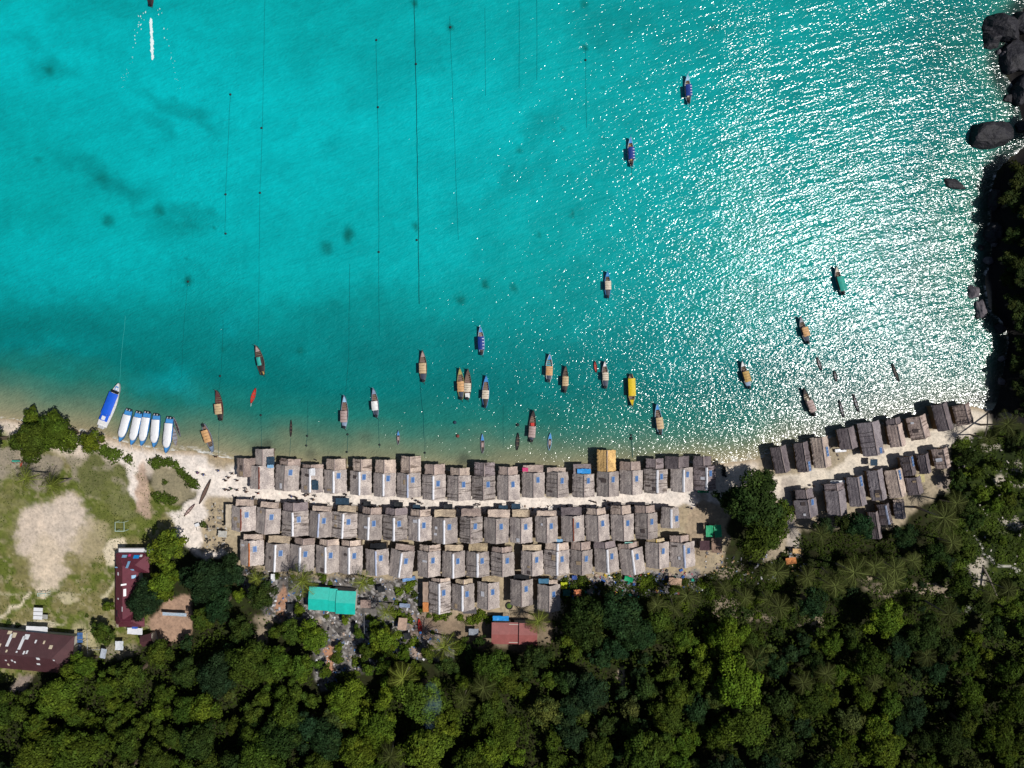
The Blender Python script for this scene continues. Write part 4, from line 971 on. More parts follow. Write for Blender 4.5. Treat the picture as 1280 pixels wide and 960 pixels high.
def longtail(bow, stern, hullc, fore, inn, can, c0, c1, cover, label, wpx=9.0, stripes=None, extra=None, canw=.92, loc_z=0.0):
    (bx_, by_), (sx_, sy_) = bow, stern
    A = P(bx_, by_, .5+loc_z); B = P(sx_, sy_, .5+loc_z); dx, dy = A[0]-B[0], A[1]-B[1]; L = math.hypot(dx, dy); rz = math.atan2(-dx, dy)
    o = thing('longtail_boat', label, 'long-tail boat', ((A[0]+B[0])/2, (A[1]+B[1])/2, loc_z), rz, BOATG)
    W = wpx*S; hb = L*.94; hull, ins, R1 = hull_mesh(hb, W)
    rr = random.Random(int(bx_*7+by_))
    h = hull.build('hull', pm(hullc), o, True); ins.build('inner_hull', pm(inn), o)
    # foredeck triangle
    y0, y1 = hb*.30, hb*.47; mb = MB(); pts = []; 
    for q in range(6):
        y = y0+(y1-y0)*q/5; w, z = wat(R1, hb, y); w = max(w-.1, .02); pts += [(-w, y, z-.03), (w, y, z-.03)]
    mb.add(pts+[(x, y, z-.05) for x, y, z in pts], [(2*q, 2*q+1, 2*q+3, 2*q+2) for q in range(5)] + [(12+2*q, 12+2*q+2, 12+2*q+3, 12+2*q+1) for q in range(5)]).build('foredeck', pm(fore), o)
    # prow post
    w, z = wat(R1, hb, hb*.5); MB().tube([(0, hb*.485, z-.25), (0, hb*.505, z+.2), (0, hb*.5+.2, z+.75)], [.07, .06, .045], 6).build('prow_post', pm(hullc if fore != 'bl' else 'bl'), o)
    # benches
    for y in (hb*.26, hb*.20, hb*.13):
        w, z = wat(R1, hb, y); MB().box((0, y, z-.14), (2*w-.2, .2, .05)).build('bench', M_WOOD, o)
    if can:
        ya, yb = -hb/2+hb*c0, -hb/2+hb*c1; zc = 1.55
        cw = W*canw; cn = canopy_mesh(cw, ya, yb, zc, .18, rr=rr).build('canopy', pm(can), o)
        if can in ('ta', 'cr', 'or', 'go', 'pk'):
            for q in range(1, 4):
                y = ya+(yb-ya)*q/4; canopy_mesh(cw*1.01, y-.03, y+.03, zc+.03, .18, 6, 1, rr, .02).build('batten', M_WOOD, cn)
        if stripes:
            for q in range(4):
                y = ya+(yb-ya)*(q+.5)/4.2; MB().box((cw*.33, y, zc+.19-.04), (cw*.28, .16, .03), ry=.12).build('stripe', M_WHITE, cn)
        for sx in (-1, 1):
            for y in (ya+.15, yb-.15):
                w, z = wat(R1, hb, y); w = min(w-.06, cw/2-.06); MB().tube([(sx*w, y, z-.05), (sx*w, y, zc+.02)], .03, 5).build('canopy_post', M_WOOD, o)
    if cover:
        ya, yb = -hb/2+hb*.07, -hb/2+hb*(c0-.01 if can else .3); pts = []
        for q in range(6):
            y = ya+(yb-ya)*q/5; w, z = wat(R1, hb, y); pts += [(-w*.86, y, z+.05), (0, y, z+.28+rr.uniform(-.04, .04)), (w*.86, y, z+.05)]
        n = len(pts); fs = []
        for q in range(5):
            for i in range(2): a = q*3+i; fs += [(a, a+1, a+4, a+3), (n+a, n+a+3, n+a+4, n+a+1)]
        MB().add(pts+[(x, y, z-.03) for x, y, z in pts], fs).build('stern_cover', pm(cover), o, True)
    w, z = wat(R1, hb, -hb/2+.3)
    e = MB().box((0, -hb/2+.35, z+.30), (.45, .7, .4)).box((0, -hb/2+.35, z+.54), (.3, .4, .12)).build('engine', M_BLACK, o)
    MB().tube([(.08, -hb/2, z+.25), (.25, -hb/2-L*.045, .35), (.3, -hb/2-L*.07, .05)], .04, 6).build('tail_shaft', M_DARKWOOD, e)
    if extra:
        for (ex, ey, ew, el, ec) in extra:
            w, z = wat(R1, hb, ey*hb); MB().box((ex*W, ey*hb, z+.05), (ew, el, .35), rz=.1).build('cargo', pm(ec), o)
    return o
LT = longtail
LT((187.5, -20), (188.5, 8), 'mr', 'mr', 'dk', 'dk', .3, .6, 'bk', 'dark long-tail boat motoring out of the top edge ahead of its white wake', 8)
LT((858.5, 93), (861, 131), 'lb', 'lb', 'cr', 'db', .22, .62, 'dk', 'long-tail boat with dark blue canopy crossed by white bars, farthest out on the right', 8.5, True)
LT((787.5, 171), (789.5, 209), 'lb', 'bl', 'or', 'db', .2, .62, 'dk', 'long-tail boat with plain dark blue canopy, lower left of the bar-canopied one', 8.5, True)
LT((759, 338), (760, 374), 'bl', 'bl', 'dk', 'cr', .30, .62, 'sl', 'blue-bowed long-tail boat with a short cream canopy, alone in open water', 8)
LT((1043.5, 332), (1054.5, 370), 'gy', 'cr', 'in', 'gn', .14, .64, 'bk', 'long-tail boat with a long green canopy in the sun glitter', 9)
LT((999, 395), (1010.5, 431), 'gy', 'gy', 'in', 'or', .28, .6, 'sl', 'grey long-tail boat with orange-tan canopy in the glitter below the green-canopied one', 8.5)
LT((926, 450), (937, 487), 'gy', 'wh', 'in', 'go', .25, .62, 'gb', 'white-bowed long-tail boat with golden canopy in the sun glitter', 8.5)
LT((1003, 484), (1018, 521), 'bk', 'bk', 'cr', 'pk', .16, .56, 'bk', 'black long-tail boat with a pinkish grey canopy near the eastern waterside huts', 8.5)
LT((820.5, 503), (826, 545), 'lb', 'bl', 'in', 'ta', .2, .56, 'bk', 'long-tail boat with bright blue bow and tan canopy, nearest the beach on the right', 9)
LT((790, 509), (788.5, 466), 'go', 'ye', 'in', 'ye', .14, .68, None, 'bright yellow long-tail boat with yellow canopy, its bow towards the beach', 9.5)
LT((755.5, 450), (757, 487), 'gy', 'wh', 'in', 'cr', .3, .58, 'sl', 'slim white-bowed long-tail boat with cream canopy beside a small red canoe', 8)
LT((707, 456), (706, 492), 'dk', 'br', 'dk', 'ta', .25, .6, 'bk', 'dark brown long-tail boat with tan canopy, right of the blue-white one', 8)
LT((687, 441), (686, 479), 'wh', 'bl', 'cy', 'or', .24, .56, 'sl', 'white-rimmed long-tail boat with blue bow and orange-tan canopy', 9)
LT((667, 511), (664, 554), 'dk', 'dk', 'in', 'pk', .16, .5, 'sl', 'dark long-tail boat with bright red cover before its pinkish grey canopy', 9, extra=[(0, .05, .9, .8, 'rd')])
LT((608, 468), (606.5, 511), 'bl', 'bl', 'in', 'cr', .28, .54, 'bk', 'long-tail boat with all-blue rim and cream canopy, in the middle group', 9)
LT((600.5, 407), (602.5, 445), 'lb', 'bl', 'pk', 'db', .18, .64, 'dk', 'blue-bowed long-tail boat with dark blue canopy, just above the middle group', 8.5, True)
LT((575, 459), (577, 501), 'ol', 'ol', 'in', 'or', .26, .58, 'sl', 'olive-rimmed long-tail boat with orange-tan canopy, left one of a tied pair', 9)
LT((585.3, 460), (584.3, 501), 'br', 'br', 'in', 'cr', .26, .54, None, 'brown long-tail boat with a white crate at the stern, right one of a tied pair', 9, extra=[(0, -.36, 1.1, 1.2, 'wh')])
LT((528.5, 437), (529.3, 479), 'br', 'pk', 'in', 'ta', .28, .6, 'sl', 'brown long-tail boat with long tan canopy, left of the tied pair', 9.5)
LT((467, 484), (471, 523), 'gb', 'gb', 'in', 'wh', .25, .56, 'sl', 'grey-blue long-tail boat with white canopy and dark stern cover', 8.5)
LT((431, 493), (430.8, 537), 'gb', 'lb', 'in', 'pk', .2, .54, 'gb', 'grey-blue long-tail boat with pale pinkish canopy, second from the teal-canopied one', 9)
LT((321, 431), (329, 470), 'br', 'pk', 'dk', 'te', .32, .60, 'bk', 'brown long-tail boat with narrow teal canopy, farthest out on the left', 10, canw=.5, extra=[(0, -.44, .9, .7, 'go')])
LT((272, 487), (276.5, 527), 'br', 'mr', 'mr', 'ta', .22, .56, 'bk', 'long-tail boat with maroon foredeck and tan canopy, left of the small red boat', 9.5)
LT((267.3, 566), (254, 529), 'gb', 'gb', 'in', 'or', .22, .64, None, 'long-tail boat with its grey-blue bow run up on the beach', 9)
# canoes
def canoe(p0, p1, hullc, inn, label, wpx=4.2, z=0.0, name='canoe', cat='canoe', tip=None, tail=False, group='small canoes and paddle boats'):
    h0 = gz1(*p0)*0 + z; A = P(p0[0], p0[1], h0+.2); B = P(p1[0], p1[1], h0+.2); dx, dy = A[0]-B[0], A[1]-B[1]; L = math.hypot(dx, dy)
    o = thing(name, label, cat, ((A[0]+B[0])/2, (A[1]+B[1])/2, h0), math.atan2(-dx, dy), group)
    hull, ins, R1 = hull_mesh(L, wpx*S, .18, .12, .3, .12, 16, .8, .16)
    hull.build('hull', pm(hullc), o, True); ins.build('inner_hull', pm(inn), o)
    for y in (-.2*L, .02*L, .2*L):
        w, zz = wat(R1, L, y); MB().box((0, y, zz-.08), (2*w-.16, .16, .04)).build('bench', M_WOOD, o)
    if tip:
        pts = []
        for q in range(6):
            y = L*(.16+.32*q/5); w, zz = wat(R1, L, y); w = max(w-.04, .02); pts += [(-w, y, zz+.02), (w, y, zz+.02)]
        MB().add(pts+[(x, y, z_-.04) for x, y, z_ in pts], [(2*q, 2*q+1, 2*q+3, 2*q+2) for q in range(5)]+[(12+2*q, 12+2*q+2, 12+2*q+3, 12+2*q+1) for q in range(5)]).build('foredeck', pm(tip), o)
        MB().box((0, -L*.05, .42), (wpx*S*.55, L*.22, .25)).build('cargo', pm('pk'), o)
    if tail:
        MB().tube([(0, -L/2, .2), (.1, -L/2-.8, .05)], .05, 5).build('tail_shaft', M_WHITE, o)
    return o
canoe((320, 485), (314, 504), 'rd', 'rd', 'small orange-red boat between two long-tail boats on the left', 5, tail=True, name='small_boat', cat='boat')
canoe((364.3, 525), (363.7, 546), 'dk', 'bk', 'thin dark canoe between the red boat and the grey-blue long-tail', 3)
canoe((498, 538), (498, 556), 'gy', 'dk', 'thin canoe with a blue bow, left one of the blue-tipped canoes', 4, tip='bl')
canoe((603, 542), (603.5, 567), 'gy', 'dk', 'blue-tipped canoe with a pinkish load, left of the white-edged black canoe', 5, tip='bl')
canoe((688, 541), (686.5, 563), 'lb', 'dk', 'blue-tipped pale canoe right of the red-covered long-tail boat', 5, tip='bl')
canoe((648, 541), (646.5, 563), 'bk', 'bk', 'black canoe with pale rim close to the beachfront huts', 4.6)
canoe((743.5, 451), (745.5, 466), 'mr', 'rd', 'small red canoe beside the slim white-bowed long-tail', 4)
for i, (a_, b_, l) in enumerate((((1021.5, 446), (1027, 463), 'thin grey canoe in the glitter, uppermost of six near the eastern huts'), ((1043, 463), (1046, 477), 'short grey canoe just below the uppermost one in the glitter'),
        ((1115, 454), (1124, 477), 'black canoe in the glitter, farthest to the right'), ((1049, 500), (1055, 522), 'dark canoe close to the eastern waterside huts, left one of two'), ((1066.5, 492), (1073.5, 515), 'dark canoe close to the eastern waterside huts, right one of two'))):
    canoe(a_, b_, 'bk' if i in (2, 3, 4) else 'dk', 'gy' if i != 2 else 'bk', l, 3.6)
canoe((217.3, 521), (225.6, 546), 'gy', 'dk', 'thin grey canoe moored right of the white-covered speedboats', 3.8)
canoe((217.5, 534), (220, 557), 'pk', 'gy', 'wider grey rowing boat touching the last white-covered speedboat', 6.5, name='rowing_boat', cat='boat')
canoe((263.8, 599), (249.5, 630), 'dk', 'br', 'long dark wooden canoe lying on the beach', 4.8, z=.62)
canoe((243.8, 630), (230.5, 645), 'mr', 'pk', 'weathered reddish canoe on the sand below the long dark one', 3.6, z=.72)
o = canoe((524, 773), (526, 793), 'rd', 'rd', 'red kayak with blue end and white edge lying in the village yard', 5.2, z=1.0, name='kayak', cat='kayak')
MB().box((0, -1.55, .34), (.5, .7, .1)).build('blue_end', pm('bl'), o)

# speedboats
def speedboat(bow, stern, wpx, big, label, covc='wh', group=None):
    A = P(*bow, .8); B = P(*stern, .8); dx, dy = A[0]-B[0], A[1]-B[1]; L = math.hypot(dx, dy)
    o = thing('speedboat', label, 'speedboat', ((A[0]+B[0])/2, (A[1]+B[1])/2, 0), math.atan2(-dx, dy), group)
    W = wpx*S; hull, ins, R1 = hull_mesh(L, W, .45, 0, .95, .82, 22, .8, .4)
    hull.build('hull', pm('wh' if big else 'bl', .35), o, True)
    pts = []; M = 14
    for q in range(M+1):
        y = -L/2+.1+(L*.985)*q/M; w, z = wat(R1, L, y); w = max(w-.12, .02); pts += [(-w, y, z-.04), (w, y, z-.04)]
    n = len(pts)
    MB().add(pts+[(x, y, z-.06) for x, y, z in pts], [(2*q, 2*q+1, 2*q+3, 2*q+2) for q in range(M)]+[(n+2*q, n+2*q+2, n+2*q+3, n+2*q+1) for q in range(M)]).build('deck', pm('wh' if big else 'bl', .4), o)
    if big:
        canopy_mesh(W*.80, -L*.22, L*.27, 1.55, .2).build('canopy', plain('speedboat_blue', D(24, 92, 214), .5, .4, .08), o)
        canopy_mesh(W*.72, -L*.36, -L*.225, 1.5, .15).build('stern_canopy', plain('speedboat_blue', D(24, 92, 214)), o)
        MB().box((0, -L*.30, 1.70), (W*.3, 1.0, .1)).box((-.25, -L*.30, 1.77), (.12, .8, .04)).build('roof_hatch', M_WHITE, o)
        for sx in (-1, 1):
            for y in (-L*.2, 0, L*.24): MB().tube([(sx*W*.38, y, .9), (sx*W*.38, y, 1.58)], .04, 6).build('canopy_post', M_STEEL, o)
        MB().box((0, L*.30, 1.25), (W*.6, .5, .5), rx=.6).build('windscreen', M_BLACK, o)
        w, z = wat(R1, L, L*.38)
        MB().box((0, L*.38, z+.02), (w*1.2, L*.09, .06)).build('bow_cushion', pm('bl'), o); MB().box((.1, L*.375, z+.12), (w*.7, L*.05, .2)).build('bow_locker', pm('wh'), o)
    else:
        canopy_mesh(W*.92, -L*.36, L*.20, 1.3, .28).build('canopy', M_WHITE, o)
        mb = MB(); mb.lathe([(W*.42, 0), (W*.40, .14), (W*.25, .24), (.02, .28)], (0, 0, 1.3), 16); mb.v = [(x*1.07, y*1.5+L*.20, z) for x, y, z in mb.v]; mb.build('canopy_front', M_WHITE, o, True)
        for sx in (-1, 1):
            for y in (-L*.3, L*.14): MB().tube([(sx*W*.36, y, .9), (sx*W*.36, y, 1.34)], .035, 6).build('canopy_post', M_STEEL, o)
        MB().tube([(0, L/2-.1, 1.3), (-.15, L/2+1.2, .3)], .05, 5).build('bow_line', M_WHITE, o)
    for q, sx in enumerate((-1, 0, 1) if big else (-.7, .7)):
        e = MB().box((sx*.5, -L/2-.15, 1.05), (.36, .6, .5)).box((sx*.5, -L/2-.2, .3), (.14, .2, 1.2)).build('outboard_engine', M_WHITE if big else M_BLACK, o)
        MB().box((sx*.5, -L/2-.15, 1.33), (.26, .4, .08)).build('engine_cap', M_STEEL, e)
    return o
speedboat((149.5, 479), (127.5, 533), 15, True, 'large white speedboat with long bright blue canopy')
sb = [((150.5, 552), (161.5, 513)), ((165, 556), (174, 516)), ((177.5, 557), (184.5, 516)), ((193, 559), (196, 519)), ((208, 566), (212.5, 523))]
for i, (b_, s_) in enumerate(sb):
    w = ['leftmost', 'second from left', 'middle one', 'fourth from left', 'rightmost'][i]
    speedboat(b_, s_, 10.5, False, f'blue speedboat under a white canopy with bow on the beach, {w} of five', group='white-canopied blue speedboats')

# mooring lines
M_ROPE = plain('wet_rope', D(10, 84, 88), .9, .1, .2)
M_ROPED = plain('dark_rope', D(14, 56, 60), .9, .1, .2)
M_ROPEL = plain('pale_rope', D(60, 170, 168), .9, .1, .2)
M_BUOY = plain('dark_buoy', D(34, 44, 46), .6, .3, .2)
def rope(pts, r, mat, buoys, pre):
    A = P(*pts[0], .02); o = thing('mooring_rope', '', 'mooring rope', A, 0, 'mooring ropes running out from the beach')
    r *= .8
    w = []
    for (x0, y0), (x1, y1) in zip(pts[:-1], pts[1:]):
        n = max(2, int(math.hypot(x1-x0, y1-y0)/12))
        for q in range(n):
            t = q/n; X, Y, z = P(x0+(x1-x0)*t+rnd.uniform(-.35, .35), y0+(y1-y0)*t, .02); w.append((X-A[0], Y-A[1], .02))
    X, Y, z = P(*pts[-1], .02); w.append((X-A[0], Y-A[1], .02))
    MB().tube(w, r, 4).build('rope', mat, o)
    for bx_, by_ in buoys:
        X, Y, z = P(bx_, by_, .1); MB().lathe([(.05, -.15), (.26, 0), (.28, .15), (.16, .3), (.03, .34)], (X-A[0], Y-A[1], 0), 10).build('float', M_BUOY, o, True)
    return (pts[0][0], o, pre)
ropes = [
 rope([(517, -20), (521, 150), (524, 380)], .085, M_ROPED, [(521, 300), (520, 80)], 'long dark'),
 rope([(525, 478), (529, 520), (530, 548)], .06, M_ROPE, [], 'short dark'),
 rope([(470, 48), (473, 180), (474, 420)], .04, M_ROPE, [(470.5, 50), (472.5, 134), (473.5, 315)], 'thin'),
 rope([(331, 0), (328, 160), (325, 241), (323, 425)], .035, M_ROPE, [(325, 241), (327, 160)], 'thin'),
 rope([(288, 118), (284, 200), (282, 245), (281, 292)], .04, M_ROPE, [(288, 118), (282, 243), (282, 292)], 'thin'),
 rope([(562, 20), (568, 170), (573, 300)], .03, M_ROPE, [(563, 34)], 'thin'),
 rope([(606, 10), (607, 120)], .03, M_ROPE, [], 'thin'),
 rope([(732, 60), (733, 160)], .03, M_ROPE, [(732, 75)], 'thin'),
 rope([(649, -5), (649, 110)], .03, M_ROPE, [], 'thin'),
 rope([(671, -5), (671, 100)], .035, M_ROPE, [], 'thin'),
 rope([(437, 330), (436, 450), (432, 490)], .035, M_ROPE, [], 'thin'),
 rope([(434.7, 541), (434, 565)], .05, M_ROPE, [(434.5, 543), (433.5, 565)], 'short dark'),
 rope([(473, 524), (474.5, 560)], .05, M_ROPE, [(474.5, 556)], 'short dark'),
 rope([(385, 500), (384, 545), (383, 557)], .045, M_ROPE, [(384, 545), (383, 557)], 'short dark'),
 rope([(326, 500), (327, 565)], .045, M_ROPE, [(326, 519)], 'short dark'),
 rope([(235, 350), (231, 395), (228, 440), (227, 470)], .03, M_ROPE, [(235, 352)], 'thin'),
 rope([(279, 400), (277, 460), (274, 486)], .035, M_ROPE, [(275, 470)], 'thin'),
 rope([(274, 528), (273, 570)], .04, M_ROPE, [], 'short dark'),
 rope([(157, 395), (152, 440), (149.5, 478)], .035, M_ROPEL, [], 'pale'),
 rope([(363.5, 547), (362, 575)], .04, M_ROPE, [], 'short dark'),
 rope([(531, 548), (531, 572)], .04, M_ROPE, [(531, 566)], 'short dark'),
 rope([(629, 505), (629, 560)], .03, M_ROPE, [], 'thin'),
 rope([(789, 543), (790.5, 572)], .1, M_ROPE, [(789, 544)], 'thick dark'),
 rope([(1043, 316), (1044, 332)], .05, M_ROPE, [], 'short dark'),
 rope([(789.5, 209), (789.8, 226)], .04, M_ROPE, [], 'short dark')]
ordinal_labels(ropes, '{pre} mooring rope in the sea, {n} of all ropes')
# swimmers / floats seen in the shallows
for i, (x, y, mt, lab) in enumerate(((568.5, 528, M_DBLUE, 'small dark blue float below the middle boats'), (647, 531, M_BUOY, 'dark float above the black canoe'), (572, 545, plain('reddish_float', D(120, 60, 54)), 'small reddish float off the beachfront huts'), (789, 548, M_BUOY, 'dark float at the end of the thick rope'))):
    X, Y, z = P(x, y, .1); o = MB().lathe([(.1, -.2), (.45, 0), (.42, .2), (.2, .4), (.03, .45)], (0, 0, 0), 12).build('float', mt, None, True); o.location = (X, Y, 0); tag(o, lab, 'float')
# boat wake: scraps of white foam
wk = MB()
for i in range(420):
    t = rnd.random(); y = 24+50*t
    wdt = (1.8 if t < .35 else 2.6 if t < .75 else 1.6)*(1 if (t < .36 or .44 < t) else .25)
    if rnd.random() < (.6 if t > .8 else .25): continue
    x = 188.5+2.4*t+rnd.gauss(0, .5)*wdt*.55; X, Y, z = P(x, y, .05); r = rnd.uniform(.1, .32)
    n = 6; wk.add([(X+r*rnd.uniform(.5, 1.2)*math.cos(k*math.pi/3), Y+r*rnd.uniform(.8, 1.8)*math.sin(k*math.pi/3), .05+rnd.random()*.04) for k in range(n)], [tuple(range(n))])
for i in range(60):
    t = rnd.random(); s_ = -1 if rnd.random() < .7 else 1
    x = 189+s_*(8+30*t)+rnd.gauss(0, 2.2); y = 8+110*t+rnd.gauss(0, 2); X, Y, z = P(x, y, .05); r = rnd.uniform(.05, .13)*(1.2-t)
    wk.add([(X+r*math.cos(k*math.pi/2), Y+2*r*math.sin(k*math.pi/2), .05) for k in range(4)], [(0, 1, 2, 3)])
tag(wk.build('wake_foam', plain('foam', D(225, 240, 240), .9, .1, .1)), 'streak of white foam behind the boat leaving at the top edge', 'foam', kind='stuff')

# ------------------------------------------------------------------ ROCKS
M_ROCK = plain('dark_rock', D(33, 32, 39), .65, .35, .6, 1.1, .5); M_ROCKP = plain('grey_rock', D(98, 92, 98), .7, .3, .4, 1.0, .2)
def rock(px, py, rx, ry, h, mat, label, seed, a=0, sharp=.35, name='boulder'):
    import bmesh
    X, Y, g_ = ground_at(px, py, h*.5); bm = bmesh.new(); bmesh.ops.create_icosphere(bm, subdivisions=4, radius=1)
    rr = random.Random(seed); planes = []
    for _ in range(14):
        t = rr.uniform(0, 2*math.pi); p = rr.uniform(-.2, 1.4); planes.append(((math.cos(t)*math.cos(p), math.sin(t)*math.cos(p), math.sin(p)), rr.uniform(.66, .92)))
    for v in bm.verts:
        c = v.co
        for nrm, dd in planes:
            q = c.x*nrm[0]+c.y*nrm[1]+c.z*nrm[2]
            if q > dd: f = (q-dd)*(1-sharp*.3); c.x -= nrm[0]*f; c.y -= nrm[1]*f; c.z -= nrm[2]*f
        nn = float(fbm(np.array([c.x*2+seed]), np.array([c.y*2+c.z*1.7]), seed, 4)[0])-.5
        nn2 = float(fbm(np.array([c.x*7+seed]), np.array([c.y*7+c.z*5]), seed+5, 3)[0])-.5
        c *= 1+nn*.35+nn2*.09
        c.x *= rx*S; c.y *= ry*S; c.z *= h
    me = bpy.data.meshes.new(name); bm.to_mesh(me); bm.free(); me.materials.append(mat); me.polygons.foreach_set('use_smooth', [False]*len(me.polygons))
    o = bpy.data.objects.new(name, me); C.objects.link(o); o.location = (X, Y, max(g_, -.2)*.6); o.rotation_euler = (0, 0, R(a)); tag(o, label, 'rock', 'dark rocks along the eastern shore'); return o
for i, (x, y, rx, ry, h, mt, l) in enumerate([
 (1258, 33, 27, 20, 3.6, M_ROCK, 'largest angular dark boulder at the top right corner'), (1242, 48, 13, 13, 2.2, M_ROCK, 'dark boulder at lower left foot of the largest corner boulder'),
 (1282, 26, 16, 16, 3, M_ROCK, 'dark boulder cut by the right edge at the top corner'), (1260, 67, 8, 7, 1.6, M_ROCKP, 'greyish boulder just below the corner boulders'), (1249, 64, 4, 4, .9, M_ROCKP, 'small grey stone left of the greyish corner boulder'),
 (1236, 51, 5, 6, 1.2, M_ROCKP, 'small pale stone at the waterline of the top corner'),
 (1242, 166, 29, 20, 3.6, M_ROCK, 'big smooth dark oval boulder standing alone in the water'), (1191, 231, 15.5, 8, 1.1, M_ROCK, 'low dark boulder awash, farthest from the shore'),
 (1261, 123, 7, 6, 1.0, M_ROCK, 'small dark rock between corner boulders and the oval one'), (1279, 158, 9, 10, 1.4, M_ROCK, 'dark rock at right edge beside the oval boulder'), (1270, 70, 18, 26, 3, M_ROCK, 'dark shaded rock mass under the top corner boulders'), (1283, 108, 12, 20, 3, M_ROCK, 'dark shaded rock at the right edge above the oval boulder'),
 (1245, 290, 15, 13, 2.6, M_ROCK, 'dark round boulder at the foot of the wooded headland'), (1226, 310, 5, 5, .7, M_ROCK, 'small dark rock awash left of the wooded headland'), (1236, 325, 7, 5, 1.3, M_ROCKP, 'grey rock at the waterline, middle of the headland'),
 (1217, 365, 8, 11, 1.5, M_ROCKP, 'grey slanting rock off the headland, upper one of two'), (1228, 385, 8, 13, 1.6, M_ROCKP, 'grey slanting rock off the headland, lower one of two'), (1222, 396, 4, 4, .7, M_ROCK, 'small black rock at foot of the lower slanting rock'),
 (1254, 448, 6, 4, 1.2, M_ROCKP, 'pale grey stone on the lower headland shore'), (1253, 477, 5, 5, 1.0, M_ROCKP, 'grey stone at the bottom of the headland near the last hut'), (1244, 305, 4, 3, 1, M_ROCKP, 'little pale stone under the round headland boulder'),
 (1246, 250, 9, 14, 2.2, M_ROCK, 'dark rock ledge at the upper end of the wooded headland'), (1252, 410, 9, 7, 1.5, M_ROCK, 'dark rock where the headland bulges towards the glitter'), (1262, 518, 12, 6, .8, M_ROCKP, 'flat grey rocks at the end of the eastern beach')]):
    rock(x, y, rx, ry, h, mt, l, 11+i*7, rnd.uniform(-20, 20))

# ------------------------------------------------------------------ TREES
def leafquads(mb, pts, nrms, size, rr, shades, asp=.6):
    from mathutils import Vector
    for p, nr, sh in zip(pts, nrms, shades):
        n = Vector(nr)+Vector((rr.gauss(0, .45), rr.gauss(0, .45), rr.gauss(0, .3))); n.normalize()
        a = n.cross(Vector((rr.gauss(0, 1), rr.gauss(0, 1), rr.gauss(0, 1)))); a.normalize(); b = n.cross(a); s = size*rr.uniform(.6, 1.3)
        P_ = Vector(p); o = len(mb.v)
        mb.v += [tuple(P_-a*s), tuple(P_+b*s*asp), tuple(P_+a*s), tuple(P_-b*s*asp)]; mb.f.append((o, o+1, o+2, o+3)); mb.col += [sh]*4
def tree_proto(r, h, nleaf, seed, leaf=.30, nl=None, flat=.55):
    rr = random.Random(seed); mb = MB(); mb.col = []
    nl = nl or int(10+r*2.6); ph = rr.uniform(0, 6.28); ph2 = rr.uniform(0, 6.28); lobes = [((0, 0, h-r*flat*.45), r*.55)]
    for i in range(nl):
        t = i*2.4+rr.uniform(-.4, .4); q = math.sqrt((i+.7)/nl)*.76*r*rr.uniform(.85, 1.12)*(1+.22*math.sin(2*t+ph)+.14*math.sin(3*t+ph2)); lr = r*rr.uniform(.17, .36)
        z = h-flat*r*(q/r)**2*.95-lr*.5+rr.uniform(-.14, .14)*r
        lobes.append(((q*math.cos(t), q*math.sin(t), z), lr))
    wts = [l[1]**2 for l in lobes]; tot = sum(wts)
    for (c, lr), w in zip(lobes, wts):
        k = int(nleaf*w/tot); base = rr.uniform(.72, 1.25); tint = rr.uniform(-.12, .12); pts = []; ns = []; sh = []
        for _ in range(k):
            z = rr.uniform(-.35, 1); t = rr.uniform(0, 2*math.pi); q = math.sqrt(1-z*z); rad = lr*(rr.uniform(.72, 1.06) if rr.random() < .85 else rr.uniform(.3, .8))
            rad *= 1+.16*math.sin(t*3+c[0]*5)*q+.12*math.sin(t*7+c[1]*3)
            pts.append((c[0]+q*math.cos(t)*rad, c[1]+q*math.sin(t)*rad, c[2]+z*rad*.8)); ns.append((q*math.cos(t), q*math.sin(t), z+.35))
            s = base*rr.choice([.5, .75, .9, 1.0, 1.15, 1.5])*(.7+.35*max(z, 0)); sh.append((s*(1+tint), s, s*(1-tint)))  # leaves darker low on each lobe: shade put into their colour
        leafquads(mb, pts, ns, leaf, rr, sh)
    crown = mb.mesh('crown'); crown.materials.append(M_LEAF)
    tk = MB(); tr = .09*r+.06; tk.tube([(0, 0, -.6), (.1*rr.uniform(-1, 1), .1, h*.3), (.2*rr.uniform(-1, 1), -.1, h*.6)], [tr*1.4, tr, tr*.7], 8)
    for i in range(5):
        t = i*1.256+rr.uniform(-.3, .3); c = lobes[min(len(lobes)-1, 1+i*2)][0]
        tk.tube([(0, 0, h*.5), (c[0]*.5, c[1]*.5, h*.5+(c[2]-h*.5)*.65), (c[0]*.85, c[1]*.85, c[2]-.1)], [tr*.6, tr*.35, tr*.12], 5)
    trunk = tk.mesh('trunk'); trunk.materials.append(M_BARK)
    return crown, trunk, r, h
protos = {'s': [tree_proto(2.2, 4.2, 1800, 100+i, .21) for i in range(4)], 'm': [tree_proto(3.6, 7.0, 4600, 200+i, .23) for i in range(5)], 'l': [tree_proto(5.4, 9.0, 10000, 300+i, .25) for i in range(4)]}
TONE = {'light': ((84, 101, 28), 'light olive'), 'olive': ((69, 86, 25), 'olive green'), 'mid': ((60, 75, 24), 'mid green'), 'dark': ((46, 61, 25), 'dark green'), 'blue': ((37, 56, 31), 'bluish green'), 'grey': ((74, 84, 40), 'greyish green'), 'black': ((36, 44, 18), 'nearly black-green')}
EC = []; RC = []; TREES = []; LTW = {'a': 0}
